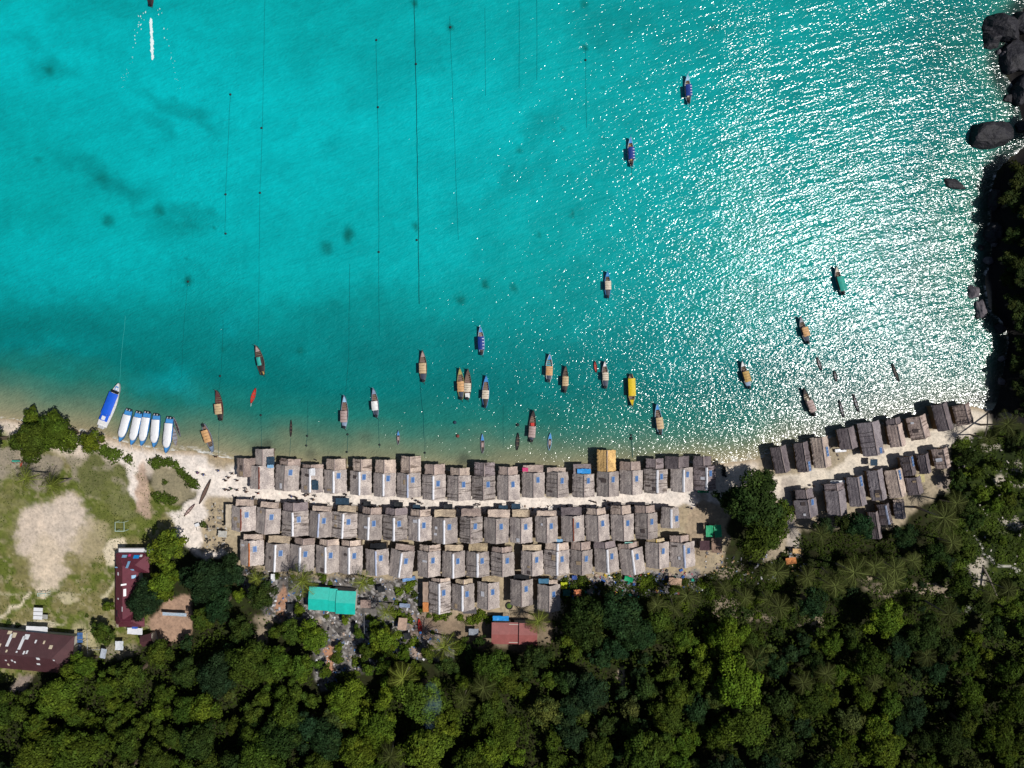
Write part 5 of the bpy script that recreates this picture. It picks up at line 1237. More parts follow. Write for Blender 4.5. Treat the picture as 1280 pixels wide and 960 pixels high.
def tree(px, py, rpx, tone, label=None, group=None, dim=1.0, flat=1.0, name='broadleaf_tree'):
    r = rpx*S*.98; kind = 's' if r < 2.8 else 'm' if r < 4.6 else 'l'
    cr, tk, r0, h0 = rnd.choice(protos[kind]); s = r/r0; hh = h0*s*.62
    X, Y, g_ = ground_at(px, py, hh)
    o = thing(name, label or '', 'tree', (X, Y, g_), rnd.uniform(0, 6.28), group)
    s2 = s/((H-hh)/H)*1.0; o.scale = (s2*rnd.uniform(.92, 1.14), s2*rnd.uniform(.86, 1.12), s*rnd.uniform(.9, 1.1)*flat)
    c = bpy.data.objects.new('crown', cr); C.objects.link(c); c.parent = o
    j = rnd.uniform(.85, 1.18)*dim; t = TONE[tone][0]; c.color = (*[v*j*rnd.uniform(.93, 1.07) for v in D(*t, .95)], 1)
    k = bpy.data.objects.new('trunk', tk); C.objects.link(k); k.parent = o
    TREES.append((px, py, rpx, o, tone)); return o
KEY = [(46, 550, 30, 'mid', 'large green tree at the western beach, left half of the crown pair'), (77, 542, 27, 'olive', 'large olive green tree at the western beach, right half of the crown pair'), (44, 523, 13, 'olive', 'small olive tree at the water end of the western crown pair'),
 (-7, 549, 17, 'dark', 'dark tree cut by the left edge beside the western beach'), (117, 553, 17, 'light', 'light olive tree beside the stern of the large speedboat'),
 (215, 681, 23, 'light', 'light olive tree above the maroon building, nearest the beach path'), (210, 724, 23, 'light', 'light olive tree right beside the maroon building'), (186, 747, 25, 'blue', 'bluish green tree overhanging the maroon roof'),
 (262, 719, 30, 'blue', 'largest bluish green tree left of the third row of huts'), (290, 715, 18, 'blue', 'bluish tree touching the first third-row hut'), (276, 756, 22, 'blue', 'bluish tree below the largest bluish one'), (255, 772, 18, 'mid', 'green tree right of the red earth court'),
 (330, 743, 20, 'dark', 'dark round tree left of the teal roofed building'), (300, 742, 10, 'light', 'small light tree between bluish and dark round trees'), (130, 790, 14, 'mid', 'round green tree between the hall and the long maroon building'), (137, 757, 8, 'light', 'small light bush at the left wall of the maroon building'),
 (394, 793, 20, 'light', 'round light olive tree just below the teal roofs'), (367, 790, 16, 'mid', 'green tree left of the round one below the teal roofs'), (352, 820, 20, 'olive', 'olive tree at the left of the grey rubble lane'), (380, 830, 20, 'olive', 'olive tree on the left bank of the rubble lane'),
 (375, 762, 8, 'light', 'small light bush at the left wall of the teal building'), (424, 809, 7, 'light', 'small bush in the middle of the rubble lane'), (484, 797, 18, 'light', 'round light tree below the rubble yard'), (460, 812, 13, 'mid', 'green tree left of the round light one below the rubble'),
 (941, 624, 36, 'dark', 'big round dark tree between the two parts of the village, upper half'), (947, 664, 32, 'mid', 'lower half of the big tree between the two parts of the village'), (912, 624, 19, 'dark', 'left shoulder of the big tree beside the sand path'),  # big tree: dark upper left crowns carry its shaded side as colour
 (1073, 655, 18, 'blue', 'round bluish tree below the eastern inland huts'), (1052, 654, 13, 'dark', 'dark tree left of the round bluish one below the eastern huts'), (1127, 669, 16, 'blue', 'round bluish tree right of the small eastern back huts'), (1028, 655, 12, 'blue', 'small bluish tree left below the eastern inland huts'),
 (1012, 752, 20, 'blue', 'round bluish tree below the row of palms'), (1102, 770, 25, 'light', 'light olive tree in the middle of the eastern woods'), (1165, 690, 18, 'dark', 'dark tree right of the palms under the eastern huts'), (1068, 708, 14, 'mid', 'green bushy tree between two palms'),
 (968, 640, 20, 'mid', 'right shoulder of the big tree beside the eastern huts'), (952, 600, 16, 'dark', 'top of the big tree where the beach meets the path'),
 (1150, 790, 24, 'dark', 'dark tree beside the light olive one in the eastern woods'), (1195, 600, 12, 'dark', 'dark small tree right of the last inland hut'), (1208, 570, 13, 'dark', 'dark small tree at the end of the eastern path'), (1205, 632, 14, 'dark', 'dark small tree on the left edge of the clearing')]
for x, y, r, t, l in KEY: tree(x, y, r, t, l, dim=.8 if x > 1000 else .84 if x < 300 else .95)
for i_, (x, y, r, t) in enumerate([(1215, 590, 12, 'mid'), (1222, 615, 13, 'olive'), (1243, 580, 10, 'mid'), (1213, 650, 14, 'dark'), (1240, 630, 12, 'olive'), (1258, 625, 11, 'mid'), (1285, 625, 13, 'olive'), (1205, 690, 14, 'mid'), (1290, 665, 12, 'olive'), (1248, 675, 10, 'olive'), (1198, 725, 15, 'mid'), (1225, 755, 13, 'dark'), (1258, 760, 14, 'olive'), (1285, 740, 15, 'mid'), (1240, 785, 14, 'dark'), (1282, 560, 11, 'dark'), (1262, 547, 12, 'black'), (1288, 595, 10, 'mid'), (1275, 780, 14, 'mid'), (1255, 605, 9, 'olive')]):
    o = tree(x, y, r, t, None, 'small trees of the eastern clearing', .8); EC.append((x, o, ''))
ordinal_labels(EC, 'small bushy tree in the eastern clearing, {n}')
for i_, (x, y, r, t) in enumerate([(448, 790, 8, 'mid'), (432, 775, 6, 'light'), (470, 780, 9, 'olive'), (345, 790, 10, 'mid'), (408, 838, 9, 'olive'), (440, 845, 10, 'mid'), (418, 858, 9, 'mid'), (506, 815, 10, 'olive'), (535, 815, 11, 'mid'), (575, 805, 11, 'mid'), (590, 818, 11, 'dark'), (480, 830, 12, 'mid'), (522, 836, 12, 'olive'), (600, 800, 9, 'dark'), (462, 835, 10, 'olive'), (560, 830, 12, 'dark')]):
    o = tree(x, y, r, t, None, 'small trees of the rubble yard', .95); RC.append((x, o, ''))
ordinal_labels(RC, 'small tree among the rubble behind the village, {n}')
hd = []
for x, y, r in ((1268, 222, 20), (1292, 205, 18), (1258, 252, 18), (1284, 262, 22), (1266, 292, 18), (1290, 310, 20), (1256, 325, 16), (1274, 342, 20), (1248, 348, 12), (1292, 365, 20), (1262, 378, 18), (1278, 400, 20), (1292, 430, 18), (1272, 432, 16), (1268, 458, 16), (1288, 470, 20), (1268, 486, 15), (1290, 510, 18), (1272, 512, 14), (1300, 240, 20), (1302, 280, 20), (1304, 340, 20), (1304, 400, 20), (1304, 450, 20), (1300, 150, 16)):
    x += 14
    o = tree(x, y, r, 'dark' if 425 < y < 445 and x < 1280 else 'black', None, 'dark trees on the eastern headland', 1.5, .72); hd.append((y, o, TREES[-1]))  # near-black tone paints the headland's shaded side into the leaf colour
for i, (y, o, t) in enumerate(sorted(hd, key=lambda a: a[0])):
    o['label'] = f"shaded {'large' if t[2] > 17 else 'small'} tree on the rocky headland, {'topmost' if i == 0 else 'lowest' if i == len(hd)-1 else nth(i) + ' from the top'}"
# forest fill
FOREST = [(-50, 856), (25, 856), (60, 856), (88, 842), (108, 824), (140, 826), (180, 818), (215, 806), (250, 796), (290, 776), (318, 776), (338, 808), (348, 845), (372, 862), (396, 868), (420, 862), (448, 848), (490, 858), (545, 846), (600, 832), (618, 818), (676, 812),
          (692, 790), (704, 764), (728, 745), (775, 745), (800, 768), (870, 778), (892, 760), (930, 790), (980, 790), (1060, 775), (1085, 800), (1180, 800), (1240, 790), (1330, 790), (1330, 1010), (-50, 1010)]
fp = np.array(FOREST)
pts = [(t[0], t[1], t[2]) for t in TREES]; new = []
fr = random.Random(5)
for it in range(14000):
    x = fr.uniform(-45, 1325); y = fr.uniform(740, 1005); r = fr.choice([11, 14, 17, 20, 24, 28, 32]) if x < 1000 else fr.choice([10, 12, 15, 18, 24])
    if it > 4000: r = min(r, 16)
    if not in_poly(np.array([x]), np.array([y]), FOREST)[0]: continue
    if math.hypot(x-775, y-842) < r+5: continue
    if all(math.hypot(x-a, y-b) > .62*(r+c) for a, b, c in pts):
        pts.append((x, y, r)); new.append((x, y, r))
        if len(new)   >= 290: break
bands = {}
fxn = lambda x, y, s: float(fbm(np.array([x/90.]), np.array([y/90.]), s, 3)[0])
for x, y, r in new:
    q = fxn(x, y, 55)+fr.uniform(-.12, .12)
    tone = 'light' if q > .66 else 'olive' if q > .53 else 'mid' if q > .43 else 'dark' if q > .34 else 'blue'
    if fr.random() < .08: tone = 'grey'
    dim = .92-.34*max(0, (x-780)/500)-.12*max(0, (y-860)/100)  # paints vignette and shaded sides into the leaf colour towards lower right
    o = tree(x, y, r, tone, None, 'broadleaf trees of the forest behind the village', dim)
    b_ = 'along the bottom edge' if y > 935 else 'in the lower forest strip' if y > 890 else 'in the middle forest strip' if y > 845 else 'in the upper forest strip' if y > 800 else 'at the village side of the forest'
    bands.setdefault(b_, []).append((x, o, ('large ' if r >= 21 else 'mid-sized ' if r >= 14 else 'small ')+TONE[tone][1]))
for b_, its in bands.items(): ordinal_labels(its, '{pre} tree ' + b_ + ', {n}')
print('forest trees', len(new))

# palms
def palm_proto(seed, h=6.5, L=3.1, nf=15):
    rr = random.Random(seed); mb = MB(); mb.col = []
    for i in range(nf):
        t = i*2.399+rr.uniform(-.2, .2); el = rr.uniform(.15, 1.0) if i > 3 else 1.15; Lf = L*rr.uniform(.85, 1.1)*(1 if i > 3 else .75); n = 12; rib = []
        cz, cr = h, 0.0; a = el
        for k in range(n+1):
            rib.append((cr*math.cos(t), cr*math.sin(t), cz)); a -= (el+.75)/n*.95; cr += Lf/n*math.cos(a); cz += Lf/n*math.sin(a)*.8
        sd = rr.uniform(.55, 1.35); c = (sd*1.1, sd, sd*.85); px, py = -math.sin(t), math.cos(t)
        for k in range(1, n+1):
            for sub in (0,):
                b0 = [rib[k-1][q]*(1-sub)+rib[k][q]*sub for q in range(3)]; f = (k-1+sub)/n; ll = .95*L/3.1*math.sin(math.pi*min(1, .16+f*.84))**.7+.1
                for sd_ in (-1, 1):
                    o = len(mb.v); ang = rr.uniform(.45, .75); dx, dy = math.cos(t)*ang+px*sd_, math.sin(t)*ang+py*sd_; q = math.hypot(dx, dy); dx /= q; dy /= q; wv = .05
                    mb.v += [(b0[0]-math.cos(t)*wv, b0[1]-math.sin(t)*wv, b0[2]), (b0[0]+math.cos(t)*wv, b0[1]+math.sin(t)*wv, b0[2]+.01), (b0[0]+dx*ll, b0[1]+dy*ll, b0[2]-.28*ll-.05)]
                    mb.f.append((o, o+1, o+2)); v = rr.uniform(.7, 1.3); mb.col += [(c[0]*v, c[1]*v, c[2]*v)]*3
            o = len(mb.v); a0, a1 = rib[k-1], rib[k]; w = .07*(1-k/n)+.02; 
            mb.v += [(a0[0]-px*w, a0[1]-py*w, a0[2]+.03), (a0[0]+px*w, a0[1]+py*w, a0[2]+.03), (a1[0]+px*w, a1[1]+py*w, a1[2]+.03), (a1[0]-px*w, a1[1]-py*w, a1[2]+.03)]; mb.f.append((o, o+1, o+2, o+3)); mb.col += [(sd*1.9, sd*1.8, sd*1.6)]*4
    fm = mb.mesh('fronds'); fm.materials.append(M_LEAF)
    tk = MB(); lx_ = rr.uniform(-.4, .4); tk.tube([(-lx_*2, .3, -.6), (-lx_, .15, h*.4), (0, 0, h)], [.24, .17, .13], 8); tm = tk.mesh('trunk'); tm.materials.append(M_PBARK)
    nt_ = MB()
    for k in range(5): nt_.lathe([(.02, -.16), (.13, -.08), (.15, 0), (.1, .1), (.02, .14)], (.25*math.cos(k*1.3), .25*math.sin(k*1.3), h-.25), 8)
    nm = nt_.mesh('coconuts'); nm.materials.append(plain('coconut', D(120, 110, 40)))
    return fm, tm, nm, L
PP = [palm_proto(400+i, h_, 3.1, n_) for i, (h_, n_) in enumerate(((5.5, 15), (7, 17), (6, 13), (7.5, 16)))]
PAL = []
def palm(px, py, rpx, dim=1.0, label=None, tone=(80, 90, 38)):
    fm, tm, nm, L = rnd.choice(PP); s = rpx*S/(L*.86); hh = 6*s; X, Y, g_ = ground_at(px, py, hh)
    o = thing('coconut_palm', label or '', 'palm tree', (X, Y, g_), rnd.uniform(0, 6.28), 'coconut palms'); o.scale = (s, s, s)
    for nme, mesh in (('fronds', fm), ('trunk', tm), ('coconuts', nm)):
        c = bpy.data.objects.new(nme, mesh); C.objects.link(c); c.parent = o
        if nme == 'fronds': j = dim*rnd.uniform(.85, 1.15); c.color = (*[v*j for v in D(*tone)], 1)
    PAL.append((px, py, o)); return o
for x, y, r, l in ((40, 597, 16, 'left one of two palms below the big western tree'), (69, 606, 15, 'right one of two palms below the big western tree'), (380, 724, 19, 'large palm spreading above the teal roofed building'), (453, 728, 15, 'palm at the right corner of the teal roofs'),
                   (321, 724, 13, 'palm beside the dark round tree and the first hut'), (556, 806, 17, 'yellowish palm below the fourth row of huts'), (505, 845, 18, 'palm standing in the forest below the pink-tan shed'), (673, 778, 15, 'palm casting shade on the red-brown shed roof'), (484, 763, 12, 'small palm in the middle of the rubble yard')):
    palm(x, y, r, 1, l)
pe = []
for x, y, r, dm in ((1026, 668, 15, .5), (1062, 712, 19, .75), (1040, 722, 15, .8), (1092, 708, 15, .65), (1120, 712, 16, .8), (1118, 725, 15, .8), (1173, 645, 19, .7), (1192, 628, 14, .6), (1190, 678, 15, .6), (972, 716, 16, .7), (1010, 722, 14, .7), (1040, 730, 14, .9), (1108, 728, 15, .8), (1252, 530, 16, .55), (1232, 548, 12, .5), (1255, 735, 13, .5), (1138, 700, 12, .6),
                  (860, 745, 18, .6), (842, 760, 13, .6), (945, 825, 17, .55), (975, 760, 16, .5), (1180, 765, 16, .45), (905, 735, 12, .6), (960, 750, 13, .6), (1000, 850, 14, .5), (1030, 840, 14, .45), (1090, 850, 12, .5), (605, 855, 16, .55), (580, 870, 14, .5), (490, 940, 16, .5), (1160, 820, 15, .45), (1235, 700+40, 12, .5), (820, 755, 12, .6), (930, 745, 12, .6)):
    pe.append((x, palm(x, y, r, dm*.85, None, (78, 88, 48)), ''))  # frond colour dimmed to stand in for shade
ordinal_labels(pe, 'shaded palm in the eastern woods or forest, {n} of these palms')

# shrubs
def shrub_proto(seed, n=240):
    rr = random.Random(seed); mb = MB(); mb.col = []; pts = []; ns = []; sh = []
    for _ in range(n):
        z = rr.uniform(0, 1); t = rr.uniform(0, 6.283); q = math.sqrt(1-z*z); rd = rr.uniform(.55, 1.08)*(1+.25*math.sin(3*t+seed)); pts.append((q*math.cos(t)*rd, q*math.sin(t)*rd, .08+z*.75*rd)); ns.append((q*math.cos(t), q*math.sin(t), z+.5)); s = rr.uniform(.6, 1.3)*(.7+.4*z); sh.append((s, s, s))  # foliage colour darkens towards the base as painted shade
    leafquads(mb, pts, ns, .17, rr, sh); fm = mb.mesh('foliage'); fm.materials.append(M_LEAF)
    st = MB()
    for k in range(5): t = k*1.256; st.tube([(0, 0, -.2), (.3*math.cos(t), .3*math.sin(t), .3), (.6*math.cos(t), .6*math.sin(t), .55)], [.05, .035, .02], 5)
    sm = st.mesh('stem'); sm.materials.append(M_BARK); return fm, sm
SP = [shrub_proto(500+i) for i in range(5)]; SHR = {}
def shrub(px, py, rpx, tone, area, dim=1.0, sq=1.0):
    fm, sm = rnd.choice(SP); r = rpx*S; X, Y, g_ = ground_at(px, py, .5*r); o = thing('shrub', '', 'shrub', (X, Y, g_-.05), rnd.uniform(0, 6.28), 'low shrubs ' + area); o.scale = (r, r*rnd.uniform(.8, 1.2), r*.8*sq)
    c = bpy.data.objects.new('foliage', fm); C.objects.link(c); c.parent = o; j = dim*rnd.uniform(.8, 1.2); c.color = (*[v*j for v in D(*TONE[tone][0])], 1)
    k = bpy.data.objects.new('stem', sm); C.objects.link(k); k.parent = o
    SHR.setdefault(area, []).append((px, o, ('large ' if rpx > 7 else 'small ')+TONE[tone][1]))
def line_shrubs(pl, step, r0, r1, tone, area, dim=1):
    for (x0, y0), (x1, y1) in zip(pl[:-1], pl[1:]):
        n = max(1, int(math.hypot(x1-x0, y1-y0)/step))
        for q in range(n): t = q/n; shrub(x0+(x1-x0)*t+rnd.uniform(-1.5, 1.5), y0+(y1-y0)*t+rnd.uniform(-1.5, 1.5), rnd.uniform(r0, r1), tone, area, dim)
line_shrubs([(130, 566), (145, 570), (158, 573), (165, 582)], 7, 6, 9, 'mid', 'by the speedboat beach', 1.45)
line_shrubs([(128, 560), (140, 574)], 7, 6, 8, 'mid', 'by the speedboat beach', 1.45)
line_shrubs([(192, 580), (205, 577), (218, 583), (228, 594), (242, 606), (238, 616)], 6, 5, 8, 'mid', 'around the sandy scrub patch', 1.35)
line_shrubs([(196, 622), (208, 624), (222, 626)], 6, 5, 8, 'mid', 'around the sandy scrub patch', 1.35)
for x, y, r, t in ((10, 779, 4, 'dark'), (21, 782, 4, 'dark'), (205, 603, 4, 'mid'), (108, 770, 3, 'olive'), (253, 656, 5, 'mid')): shrub(x, y, r, t, 'scattered on the western grass')
for i in range(64): shrub(rnd.uniform(340, 600), rnd.uniform(715, 795), rnd.uniform(3, 6), rnd.choice(['light', 'mid', 'olive']), 'in the yards behind the huts') if i < 36 else shrub(rnd.uniform(400, 530), rnd.uniform(800, 860), rnd.uniform(4, 8), rnd.choice(['light', 'mid']), 'beside the rubble lane')
for x, y in ((508, 735), (498, 740), (514, 730), (545, 773), (552, 770), (575, 773), (600, 768), (610, 775), (596, 775), (545, 768), (500, 770), (495, 768), (510, 775)): shrub(x, y, rnd.uniform(5, 8), 'light', 'in the yards behind the huts')
for i in range(60): shrub(rnd.uniform(700, 960), rnd.uniform(722, 785), rnd.uniform(5, 10), rnd.choice(['light', 'mid', 'dark', 'grey', 'olive']), 'at the eastern forest fringe', .85)
for i in range(60): shrub(rnd.uniform(960, 1200), rnd.uniform(700, 800), rnd.uniform(5, 10), rnd.choice(['mid', 'dark', 'grey', 'olive', 'blue']), 'among the eastern palms', .7)
for i in range(70):
    x, y = rnd.uniform(1195, 1295), rnd.uniform(545, 800)
    if math.hypot(x-1226, y-705) > 16 and math.hypot(x-1262, y-655) > 12: shrub(x, y, rnd.uniform(5, 10), rnd.choice(['light', 'mid', 'olive', 'olive']), 'in the eastern clearing', .85, .5)
for a_, its in SHR.items(): ordinal_labels(its, '{pre} shrub ' + a_ + ', {n}')
# leafy ground cover (uncountable)
def cover(polyg, n, size, tone, dim, label, seed, name='ground_cover', zt=.5):
    rr = random.Random(seed); xs_ = [p[0] for p in polyg]; ys_ = [p[1] for p in polyg]; X = np.array([rr.uniform(min(xs_), max(xs_)) for _ in range(n)]); Y = np.array([rr.uniform(min(ys_), max(ys_)) for _ in range(n)])
    m_ = in_poly(X, Y, polyg) & (fbm(X/8, Y/8, seed, 3) > (.36 if seed == 63 else .42)) & ~((np.hypot((X-66)/60, (Y-672)/62) < 1) & (name == 'grass')); X, Y = X[m_], Y[m_]; Z = gzarr(X, Y); mb = MB(); mb.col = []; nn = fbm(X/12, Y/12, seed+3, 3)
    pts = [((x-640)*S, (480-y)*S, z+rr.uniform(.05, zt)) for x, y, z in zip(X, Y, Z)]; sh = [((.5+v)*rr.uniform(.6, 1.3),)*3 for v in nn]
    leafquads(mb, pts, [(0, 0, 1)]*len(pts), size, rr, sh); o = mb.build(name, M_LEAF, None, color=tuple(v*dim for v in D(*TONE[tone][0]))); tag(o, label, 'undergrowth', kind='stuff')
cover(FOREST, 90000, .34, 'mid', .75, 'tangled leafy undergrowth on the forest floor', 61, zt=3.2)
cover(RG, 36000, .27, 'mid', .85, 'knee-high grass and weeds covering the eastern clearing', 62)
cover(FIELD, 26000, .13, 'olive', 1.15, 'short dry grass tufts on the playing field', 66, 'grass')
cover([(690, 728), (870, 722), (905, 705), (960, 705), (1000, 665), (1130, 662), (1165, 628), (1205, 605), (1210, 810), (690, 800)], 34000, .28, 'mid', .7, 'weeds and creepers between the huts and the eastern woods', 63)
cover([(-40, 820), (100, 815), (240, 790), (300, 700), (345, 740), (400, 860), (-40, 880)], 5000, .26, 'olive', .8, 'weeds below the trees at the western forest edge', 64)

# scattered scrap and rubble (uncountable) in the yards
def scrap(polyg, n, seed, label, cols, smax=.5):
    rr = random.Random(seed); xs_ = [p[0] for p in polyg]; ys_ = [p[1] for p in polyg]; mb = MB(); mb.col = []
    X = np.array([rr.uniform(min(xs_), max(xs_)) for _ in range(n)]); Y = np.array([rr.uniform(min(ys_), max(ys_)) for _ in range(n)]); m_ = in_poly(X, Y, polyg); X, Y = X[m_], Y[m_]; Z = gzarr(X, Y)
    for x, y, z in zip(X, Y, Z):
        s = rr.uniform(.08, smax)**1.2; b0 = len(mb.v); mb.box(((x-640)*S, (480-y)*S, z+s*.2), (s*rr.uniform(.5, 2.2), s*rr.uniform(.5, 1.2), s*.5), rr.uniform(0, 3.14), rr.uniform(-.4, .4)); c = rr.choice(cols); c = D(*c); v = rr.uniform(.7, 1.2); mb.col += [(c[0]*v, c[1]*v, c[2]*v)]*8
    o = mb.build('scrap', M_SCRAP, None); tag(o, label, 'scrap', kind='stuff')
M_SCRAP, nt, b = newmat('scrap', .8, .2); at = nt.add('ShaderNodeAttribute', attribute_name='shade'); nt.link(at.outputs['Color'], b.inputs['Base Color'])
GREY = [(150, 146, 146), (110, 106, 108), (196, 194, 196), (70, 66, 68), (170, 150, 136), (120, 130, 150), (46, 44, 48)]
scrap(RUB, 2600, 71, 'loose stones and household scrap in the rubble yard', GREY+[(60, 110, 170), (210, 210, 214)], .55)
scrap([(690, 716), (872, 710), (878, 740), (800, 745), (700, 750)], 700, 72, 'household scrap along the back of the third row', GREY+[(50, 90, 160), (30, 130, 110), (214, 180, 60), (200, 90, 110)], .7)
scrap([(296, 704), (520, 716), (700, 716), (700, 724), (500, 726), (300, 716)], 350, 73, 'small odds and ends behind the third row of huts', GREY, .6)
scrap([(262, 625), (285, 630), (284, 690), (256, 690)], 160, 74, 'driftwood and scrap left of the first huts', [(90, 84, 78), (140, 130, 118), (60, 56, 52), (180, 175, 168)], .6)
for i, y in enumerate(((622, 633), (634, 633))): pass
scrap([(285, 618), (450, 628), (560, 634), (560, 639), (450, 633), (285, 626)], 300, 75, 'baskets and gear along porches of the second row, left part', GREY+[(60, 52, 46), (90, 70, 56)], .55)
scrap([(560, 634), (700, 631), (820, 627), (820, 632), (700, 637), (560, 640)], 260, 76, 'baskets and gear along porches of the second row, right part', GREY+[(60, 52, 46), (190, 130, 70)], .55)
scrap([(305, 570), (860, 568), (860, 574), (305, 578)], 240, 77, 'dark driftwood and gear at the sea side of the beachfront huts', [(60, 54, 50), (40, 36, 36), (100, 88, 78)], .55)
scrap([(880, 640), (905, 690), (980, 690), (1000, 660), (1010, 720), (960, 730), (880, 720)], 380, 78, 'scrap between the green shed roofs and the palms', GREY+[(206, 170, 120)], .55)
scrap([(1180, 560), (1230, 540), (1285, 600), (1285, 720), (1210, 720), (1190, 620)], 160, 79, 'pale stones in the eastern clearing', [(196, 188, 178), (160, 152, 146)], .6)
scrap([(970, 552), (1060, 560), (1060, 572), (1046, 575)], 90, 80, 'pale planks on the sand between eastern huts', [(226, 220, 210), (120, 110, 104)], .6)

# poles leaning / lamp mast / dead trunks
for (x0, y0, x1, y1, h1, r_, mt, lab) in ((455, 766, 455.5, 792, 5.0, .07, M_STEEL, 'thin white lamp mast over the rubble yard'), (1229, 708, 1246, 745, 3.0, .30, M_PBARK, 'leaning bare palm trunk in the eastern clearing'), (1236, 515, 1230, 551, 6.0, .2, M_PBARK, 'dark leaning trunk at the end of the eastern path')):
    A = ground_at(x0, y0); B = P(x1, y1, h1+A[2]); o = MB().tube([(0, 0, -.2), ((B[0]-A[0])*.5, (B[1]-A[1])*.5, h1*.55), (B[0]-A[0], B[1]-A[1], h1)], [r_, r_*.85, r_*.6], 7).build('pole', mt); o.location = (A[0], A[1], A[2]); tag(o, lab, 'pole')
# tyre-like ring planter
X, Y, g_ = ground_at(636.5, 757.5, .3); o = thing('round_planter', 'round green planter ring below the fourth row of huts', 'planter', (X, Y, g_))
mb = MB(); N_ = 16; pts_ = [(.8*math.cos(k*2*math.pi/N_), .8*math.sin(k*2*math.pi/N_), .15) for k in range(N_+1)]; mb.tube(pts_, .16, 6).build('rim', M_BLACK, o); 
mb = MB(); mb.lathe([(.7, .0), (.7, .1), (.3, .22), (.02, .25)], (0, 0, 0), 14).build('plants', plain('planter_green', D(90, 110, 50), .9, .1, .5, 6), o)
# low wooden fences beside the far right main-row huts
for x0, y0, x1, y1, lab in ((871, 676, 874, 694, 'narrow plank fence right of the last third-row hut'), (144, 686, 190, 686, 'thin rail fence above the long maroon building')):
    A = ground_at(x0, y0); B = ground_at(x1, y1); L = math.hypot(B[0]-A[0], B[1]-A[1]); o = thing('plank_fence', lab, 'fence', A, math.atan2(B[1]-A[1], B[0]-A[0]))
    MB().box((L/2, 0, .9), (L, .06, .12)).box((L/2, 0, .4), (L, .06, .12)).build('rail', M_WOOD, o)
    for q in range(5): MB().box((L*q/4, .08, .5), (.1, .1, 1.1)).build('post', M_WOOD, o)

# ------------------------------------------------------------------ PEOPLE
def skin_obj(verts, edges, radii, name, sub=1):
    me = bpy.data.meshes.new(name); me.from_pydata(verts, edges, []); o = bpy.data.objects.new(name, me); C.objects.link(o)
    m_ = o.modifiers.new('s', 'SKIN'); sv = me.skin_vertices[0].data
    for i, r_ in enumerate(radii): sv[i].radius = (r_, r_)
    sv[0].use_root = True
    m2 = o.modifiers.new('u', 'SUBSURF'); m2.levels = m2.render_levels = sub
    dg = bpy.context.evaluated_depsgraph_get(); ev = o.evaluated_get(dg); out = bpy.data.meshes.new_from_object(ev); bpy.data.objects.remove(o); out.name = name; return out
def person_proto(walk):
    s = .28 if walk else .1
    V = [(0,0,.92),(0,0,1.1),(0,.01,1.32),(0,.01,1.46),(0,.02,1.56),(0,.03,1.66)]; Rr = [.14,.13,.15,.06,.10,.10]; E = [(0,1),(1,2),(2,3),(3,4),(4,5)]
    for sx in (-1, 1):
        b = len(V); V += [(sx*.10,0,.84),(sx*.11,sx*s*.5,.48),(sx*.11,sx*s*.9-(.08 if sx<0 else 0),.09),(sx*.12,sx*s*.9+.12,.04)]; Rr += [.095,.065,.045,.04]; E += [(0,b),(b,b+1),(b+1,b+2),(b+2,b+3)]
        b = len(V); V += [(sx*.19,.0,1.38),(sx*.25,-sx*s*.4,1.12),(sx*.26,-sx*s*.7+.06,.88),(sx*.26,-sx*s*.7+.10,.80)]; Rr += [.065,.045,.035,.035]; E += [(2,b),(b,b+1),(b+1,b+2),(b+2,b+3)]
        for q in range(5):
            f = len(V); y = -sx*s*.7+.10+(q-2)*.018; V.append((sx*.26, y, .80-.07-(.015 if q in (1,2,3) else 0))); Rr.append(.009); E.append((b+3, f))
    body = skin_obj(V, E, Rr, 'body')
    shirt = skin_obj([(0,0,.90),(0,0,1.1),(0,.01,1.32),(0,.01,1.42),(-.2,0,1.37),(-.25,s*.2,1.2),(.2,0,1.37),(.25,-s*.2,1.2)], [(0,1),(1,2),(2,3),(2,4),(4,5),(2,6),(6,7)], [.165,.15,.17,.08,.08,.065,.08,.065], 'shirt')
    pants = skin_obj([(0,0,.92),(-.10,0,.82),(-.11,-s*.4,.52),(.10,0,.82),(.11,s*.4,.52)], [(0,1),(1,2),(0,3),(3,4)], [.16,.115,.09,.115,.09], 'shorts')
    hair = skin_obj([(0,.0,1.64),(0,-.03,1.72),(0,-.05,1.60)], [(0,1),(0,2)], [.112,.07,.07], 'hair')
    return body, shirt, pants, hair
try:
    PR = [person_proto(False), person_proto(True)]
except Exception as e:
    print('PERSON FAIL', e); PR = []
SK = plain('skin', D(120, 84, 62), .6, .3, .05); HR = plain('black_hair', D(26, 22, 20), .6, .3, .1)
CL = {'red': (170, 40, 40), 'blue': (60, 90, 170), 'dark': (50, 48, 56), 'white': (210, 208, 204), 'brown': (110, 84, 66), 'green': (60, 100, 70), 'black': (30, 28, 32), 'purple': (110, 70, 130)}
def person(px, py, shirt, short, place, walk=None):
    if not PR: return
    w = rnd.random() < .5 if walk is None else walk; pr = PR[1 if w else 0]; X, Y, g_ = ground_at(px, py)
    o = thing('person', f"person in {shirt} shirt and {short} shorts {place}", 'person', (X, Y, max(g_, -.1)), rnd.uniform(0, 6.28), 'people on the sand')
    if len(o['label'].split()) > 16: o['label'] = f'person in {shirt} shirt {place}'
    o.scale = (1.0,)*3
    for me_, nme, mt in ((pr[0], 'body', SK), (pr[1], 'shirt', plain('cloth_'+shirt, D(*CL[shirt]), .8, .2, .1)), (pr[2], 'shorts', plain('cloth_'+short, D(*CL[short]), .8, .2, .1)), (pr[3], 'hair', HR)):
        me2 = me_.copy(); me2.materials.clear(); me2.materials.append(mt); c = bpy.data.objects.new(nme, me2); C.objects.link(c); c.parent = o
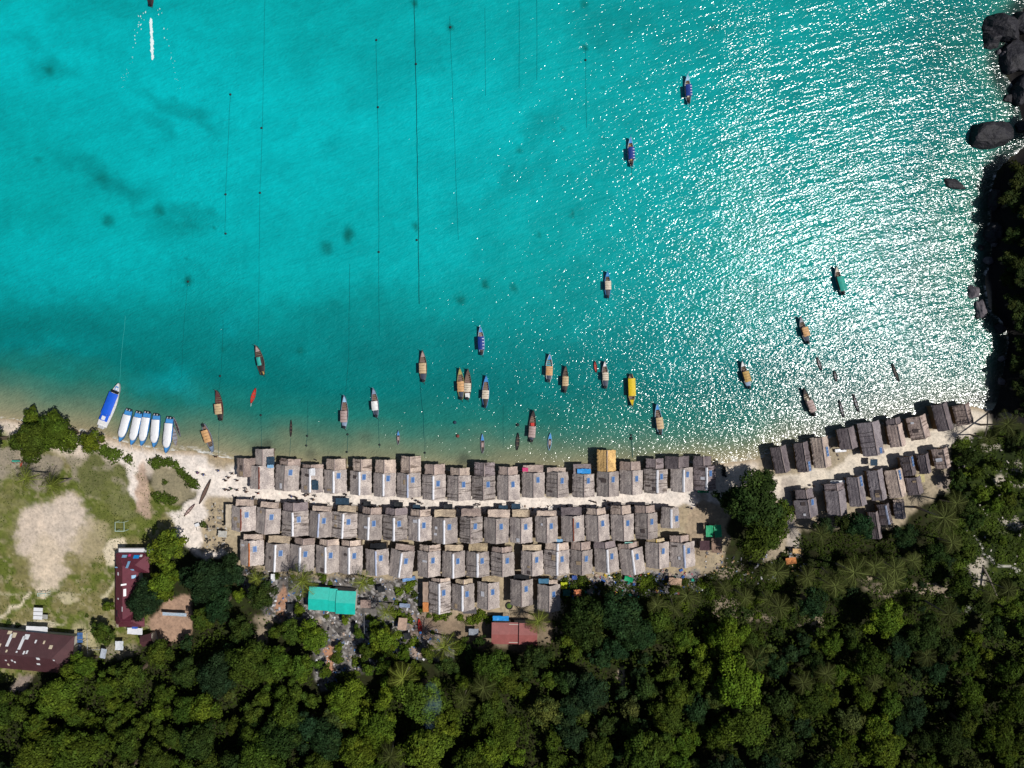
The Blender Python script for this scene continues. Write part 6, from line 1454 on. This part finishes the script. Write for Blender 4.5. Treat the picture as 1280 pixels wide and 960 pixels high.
ppl = [(271.7, 570.5, 'brown', 'dark', 'at the water edge beside the beached long-tail'), (275, 588, 'blue', 'dark', 'alone on the sand below the beached long-tail'), (257, 593, 'blue', 'white', 'near the bow of the dark beach canoe'),
 (249.5, 590.5, 'purple', 'dark', 'left of the dark beach canoe'), (284, 600, 'dark', 'black', 'left of a loose group on the wide sand'), (287.5, 596.5, 'black', 'brown', 'top of the loose group on the wide sand'), (298.3, 600, 'black', 'dark', 'right of the loose group on the wide sand'), (292, 591.6, 'dark', 'brown', 'above the loose group near first hut'),
 (284, 611.6, 'brown', 'black', 'leftmost of a close group of four on the sand'), (288, 612.4, 'dark', 'dark', 'second of a close group of four on the sand'), (291.3, 610.3, 'green', 'dark', 'third of a close group of four on the sand'), (298.4, 612, 'black', 'black', 'rightmost beside a close group on the sand'),
 (309, 610.3, 'white', 'black', 'below the first beachfront hut, upper of two'), (309.5, 614, 'dark', 'brown', 'below the first beachfront hut, lower of two'), (324.5, 616, 'red', 'black', 'on the path below the second beachfront hut'),
 (366, 619.7, 'blue', 'dark', 'on the path below the third beachfront hut'), (371.7, 621.5, 'black', 'dark', 'just right of the blue-shirted one'), (383.4, 619, 'brown', 'dark', 'below the gap of third and fourth hut'), (386.5, 617.5, 'dark', 'black', 'close to the wall of the fourth hut'),
 (395.5, 619.5, 'white', 'dark', 'below the fourth beachfront hut'), (393.2, 624, 'brown', 'brown', 'mid-path below the fourth beachfront hut'), (433.8, 618, 'black', 'black', 'at the corner of the fifth beachfront hut'), (434, 622.5, 'dark', 'blue', 'mid-path below the fifth beachfront hut'),
 (523, 626, 'black', 'dark', 'on the path below the eighth beachfront hut'), (528, 628.8, 'white', 'black', 'beside an awning below the ninth hut'), (516, 622.3, 'dark', 'dark', 'at the wall below the eighth hut'), (600, 630, 'black', 'white', 'below the eleventh hut, upper of two'), (597, 631.6, 'white', 'dark', 'below the eleventh hut, lower of two'),
 (741.5, 626.5, 'black', 'black', 'on the path, left one of a pair'), (744, 627.5, 'dark', 'dark', 'on the path, right one of a pair'), (759.3, 626, 'black', 'brown', 'alone on the path below the golden thatch'), (863, 634.5, 'blue', 'dark', 'at the east end of the path, left of a pole frame'), (870.5, 632, 'dark', 'black', 'at the east end of the path'),
 (901, 615.5, 'green', 'dark', 'on the sand right of the last beachfront hut'), (1015, 606.8, 'black', 'dark', 'on the eastern path above the first inland hut')]
for p_ in ppl: person(*p_)
# dark drift log and net heap right of the last beachfront hut
X, Y, g_ = ground_at(904.5, 589); o = thing('net_heap', 'dark upright heap of nets and driftwood by the big tree', 'net heap', (X, Y, g_))
mb = MB()
for q in range(9): mb.tube([(rnd.uniform(-.5, .5), -1.4+q*.35, 0), (rnd.uniform(-.7, .7), -1.2+q*.33, .5), (rnd.uniform(-.5, .5), -1+q*.3, .2)], .16, 5)
mb.build('net', M_BLACK, o); MB().tube([(.4, -1.6, .1), (-.3, 1.6, .35)], .12, 6).build('log', M_DARKWOOD, o)
X, Y, g_ = ground_at(246.5, 656, .6); o = thing('handcart', 'small white-topped handcart on the sand near the first huts', 'cart', (X, Y, g_), .4)
MB().box((0, 0, .7), (1.1, .8, .12)).build('tray', M_WHITE, o); MB().tube([(-.4, -.4, .7), (-.5, -1.4, .8)], .04, 5).build('handle', M_WOOD, o)
for sx in (-1, 1): mb = MB(); mb.lathe([(.3, -.04), (.3, .04)], (0, 0, 0), 14); w_ = mb.build('wheel', M_BLACK, o); w_.location = (sx*.6, 0, .3); w_.rotation_euler = (0, R(90), 0)
# smoke drifting over the forest
o = None
m_ = bpy.data.materials.new('thin_smoke'); m_.use_nodes = True; nt = NT(m_); nt.n.remove(nt.n['Principled BSDF']); vs = nt.add('ShaderNodeVolumeScatter'); vs.inputs['Color'].default_value = (.35, .62, .95, 1)
g = nt.add('ShaderNodeTexCoord'); no = nt.add('ShaderNodeTexNoise', Scale=.35, Detail=3.0); nt.link(g.outputs['Object'], no.inputs['Vector'])
mr = nt.add('ShaderNodeMapRange'); nt.link(no.outputs['Fac'], mr.inputs[0]); mr.inputs[1].default_value = .42; mr.inputs[2].default_value = .7; mr.inputs[3].default_value = 0; mr.inputs[4].default_value = .06; nt.link(mr.outputs[0], vs.inputs['Density']); nt.link(vs.outputs[0], nt.n['Material Output'].inputs['Volume'])
mb = MB(); mb.lathe([(.3, 0), (1.6, 1.5), (2.4, 4), (2.8, 7), (1.8, 9.5), (.2, 11)], (0, 0, 0), 16); mb.v = [(x+z*.35, y*2.0+z*.9, z) for x, y, z in mb.v]
X, Y, g_ = ground_at(532, 890); o = mb.build('smoke', m_, None, True); o.location = (X, Y, g_+3); tag(o, 'thin bluish smoke drifting up over the forest', 'smoke', kind='stuff')

# ------------------------------------------------------------------ LIGHT, SKY, CAMERA
w = bpy.data.worlds.new('World'); scene.world = w; w.use_nodes = True; n = w.node_tree.nodes
sky = n.new('ShaderNodeTexSky'); sky.sky_type = 'NISHITA'; sky.sun_disc = False; EL = R(56.5); AZ = R(97.5)   # azimuth clockwise from +Y
sky.sun_elevation = EL; sky.sun_rotation = AZ
w.node_tree.links.new(sky.outputs[0], n['Background'].inputs[0]); n['Background'].inputs[1].default_value = .05
sun = bpy.data.lights.new('sun', 'SUN'); sun.energy = 4.8; sun.angle = R(.5); sun.color = (1, .965, .91)
so = bpy.data.objects.new('sun', sun); C.objects.link(so)
from mathutils import Vector
dirv = Vector((math.sin(AZ)*math.cos(EL), math.cos(AZ)*math.cos(EL), math.sin(EL)))
so.rotation_euler = dirv.to_track_quat('Z', 'Y').to_euler(); so.location = dirv*300
cam = bpy.data.cameras.new('camera'); cam.sensor_width = 36; cam.lens = 18/math.tan(R(36.5)); cam.clip_start = 1; cam.clip_end = 20000
co = bpy.data.objects.new('camera', cam); C.objects.link(co); co.location = (0, 0, H); co.rotation_euler = (0, 0, 0); scene.camera = co
scene.view_settings.view_transform = 'Standard'; scene.view_settings.look = 'None'; scene.view_settings.exposure = 0; scene.view_settings.gamma = 1
scene.cycles.sample_clamp_indirect = 4

for o_ in C.objects:
    if o_.parent is None and 'label' in o_ and not 4 <= len(o_['label'].split()) <= 16: print('LABEL', o_.name, o_['label'])
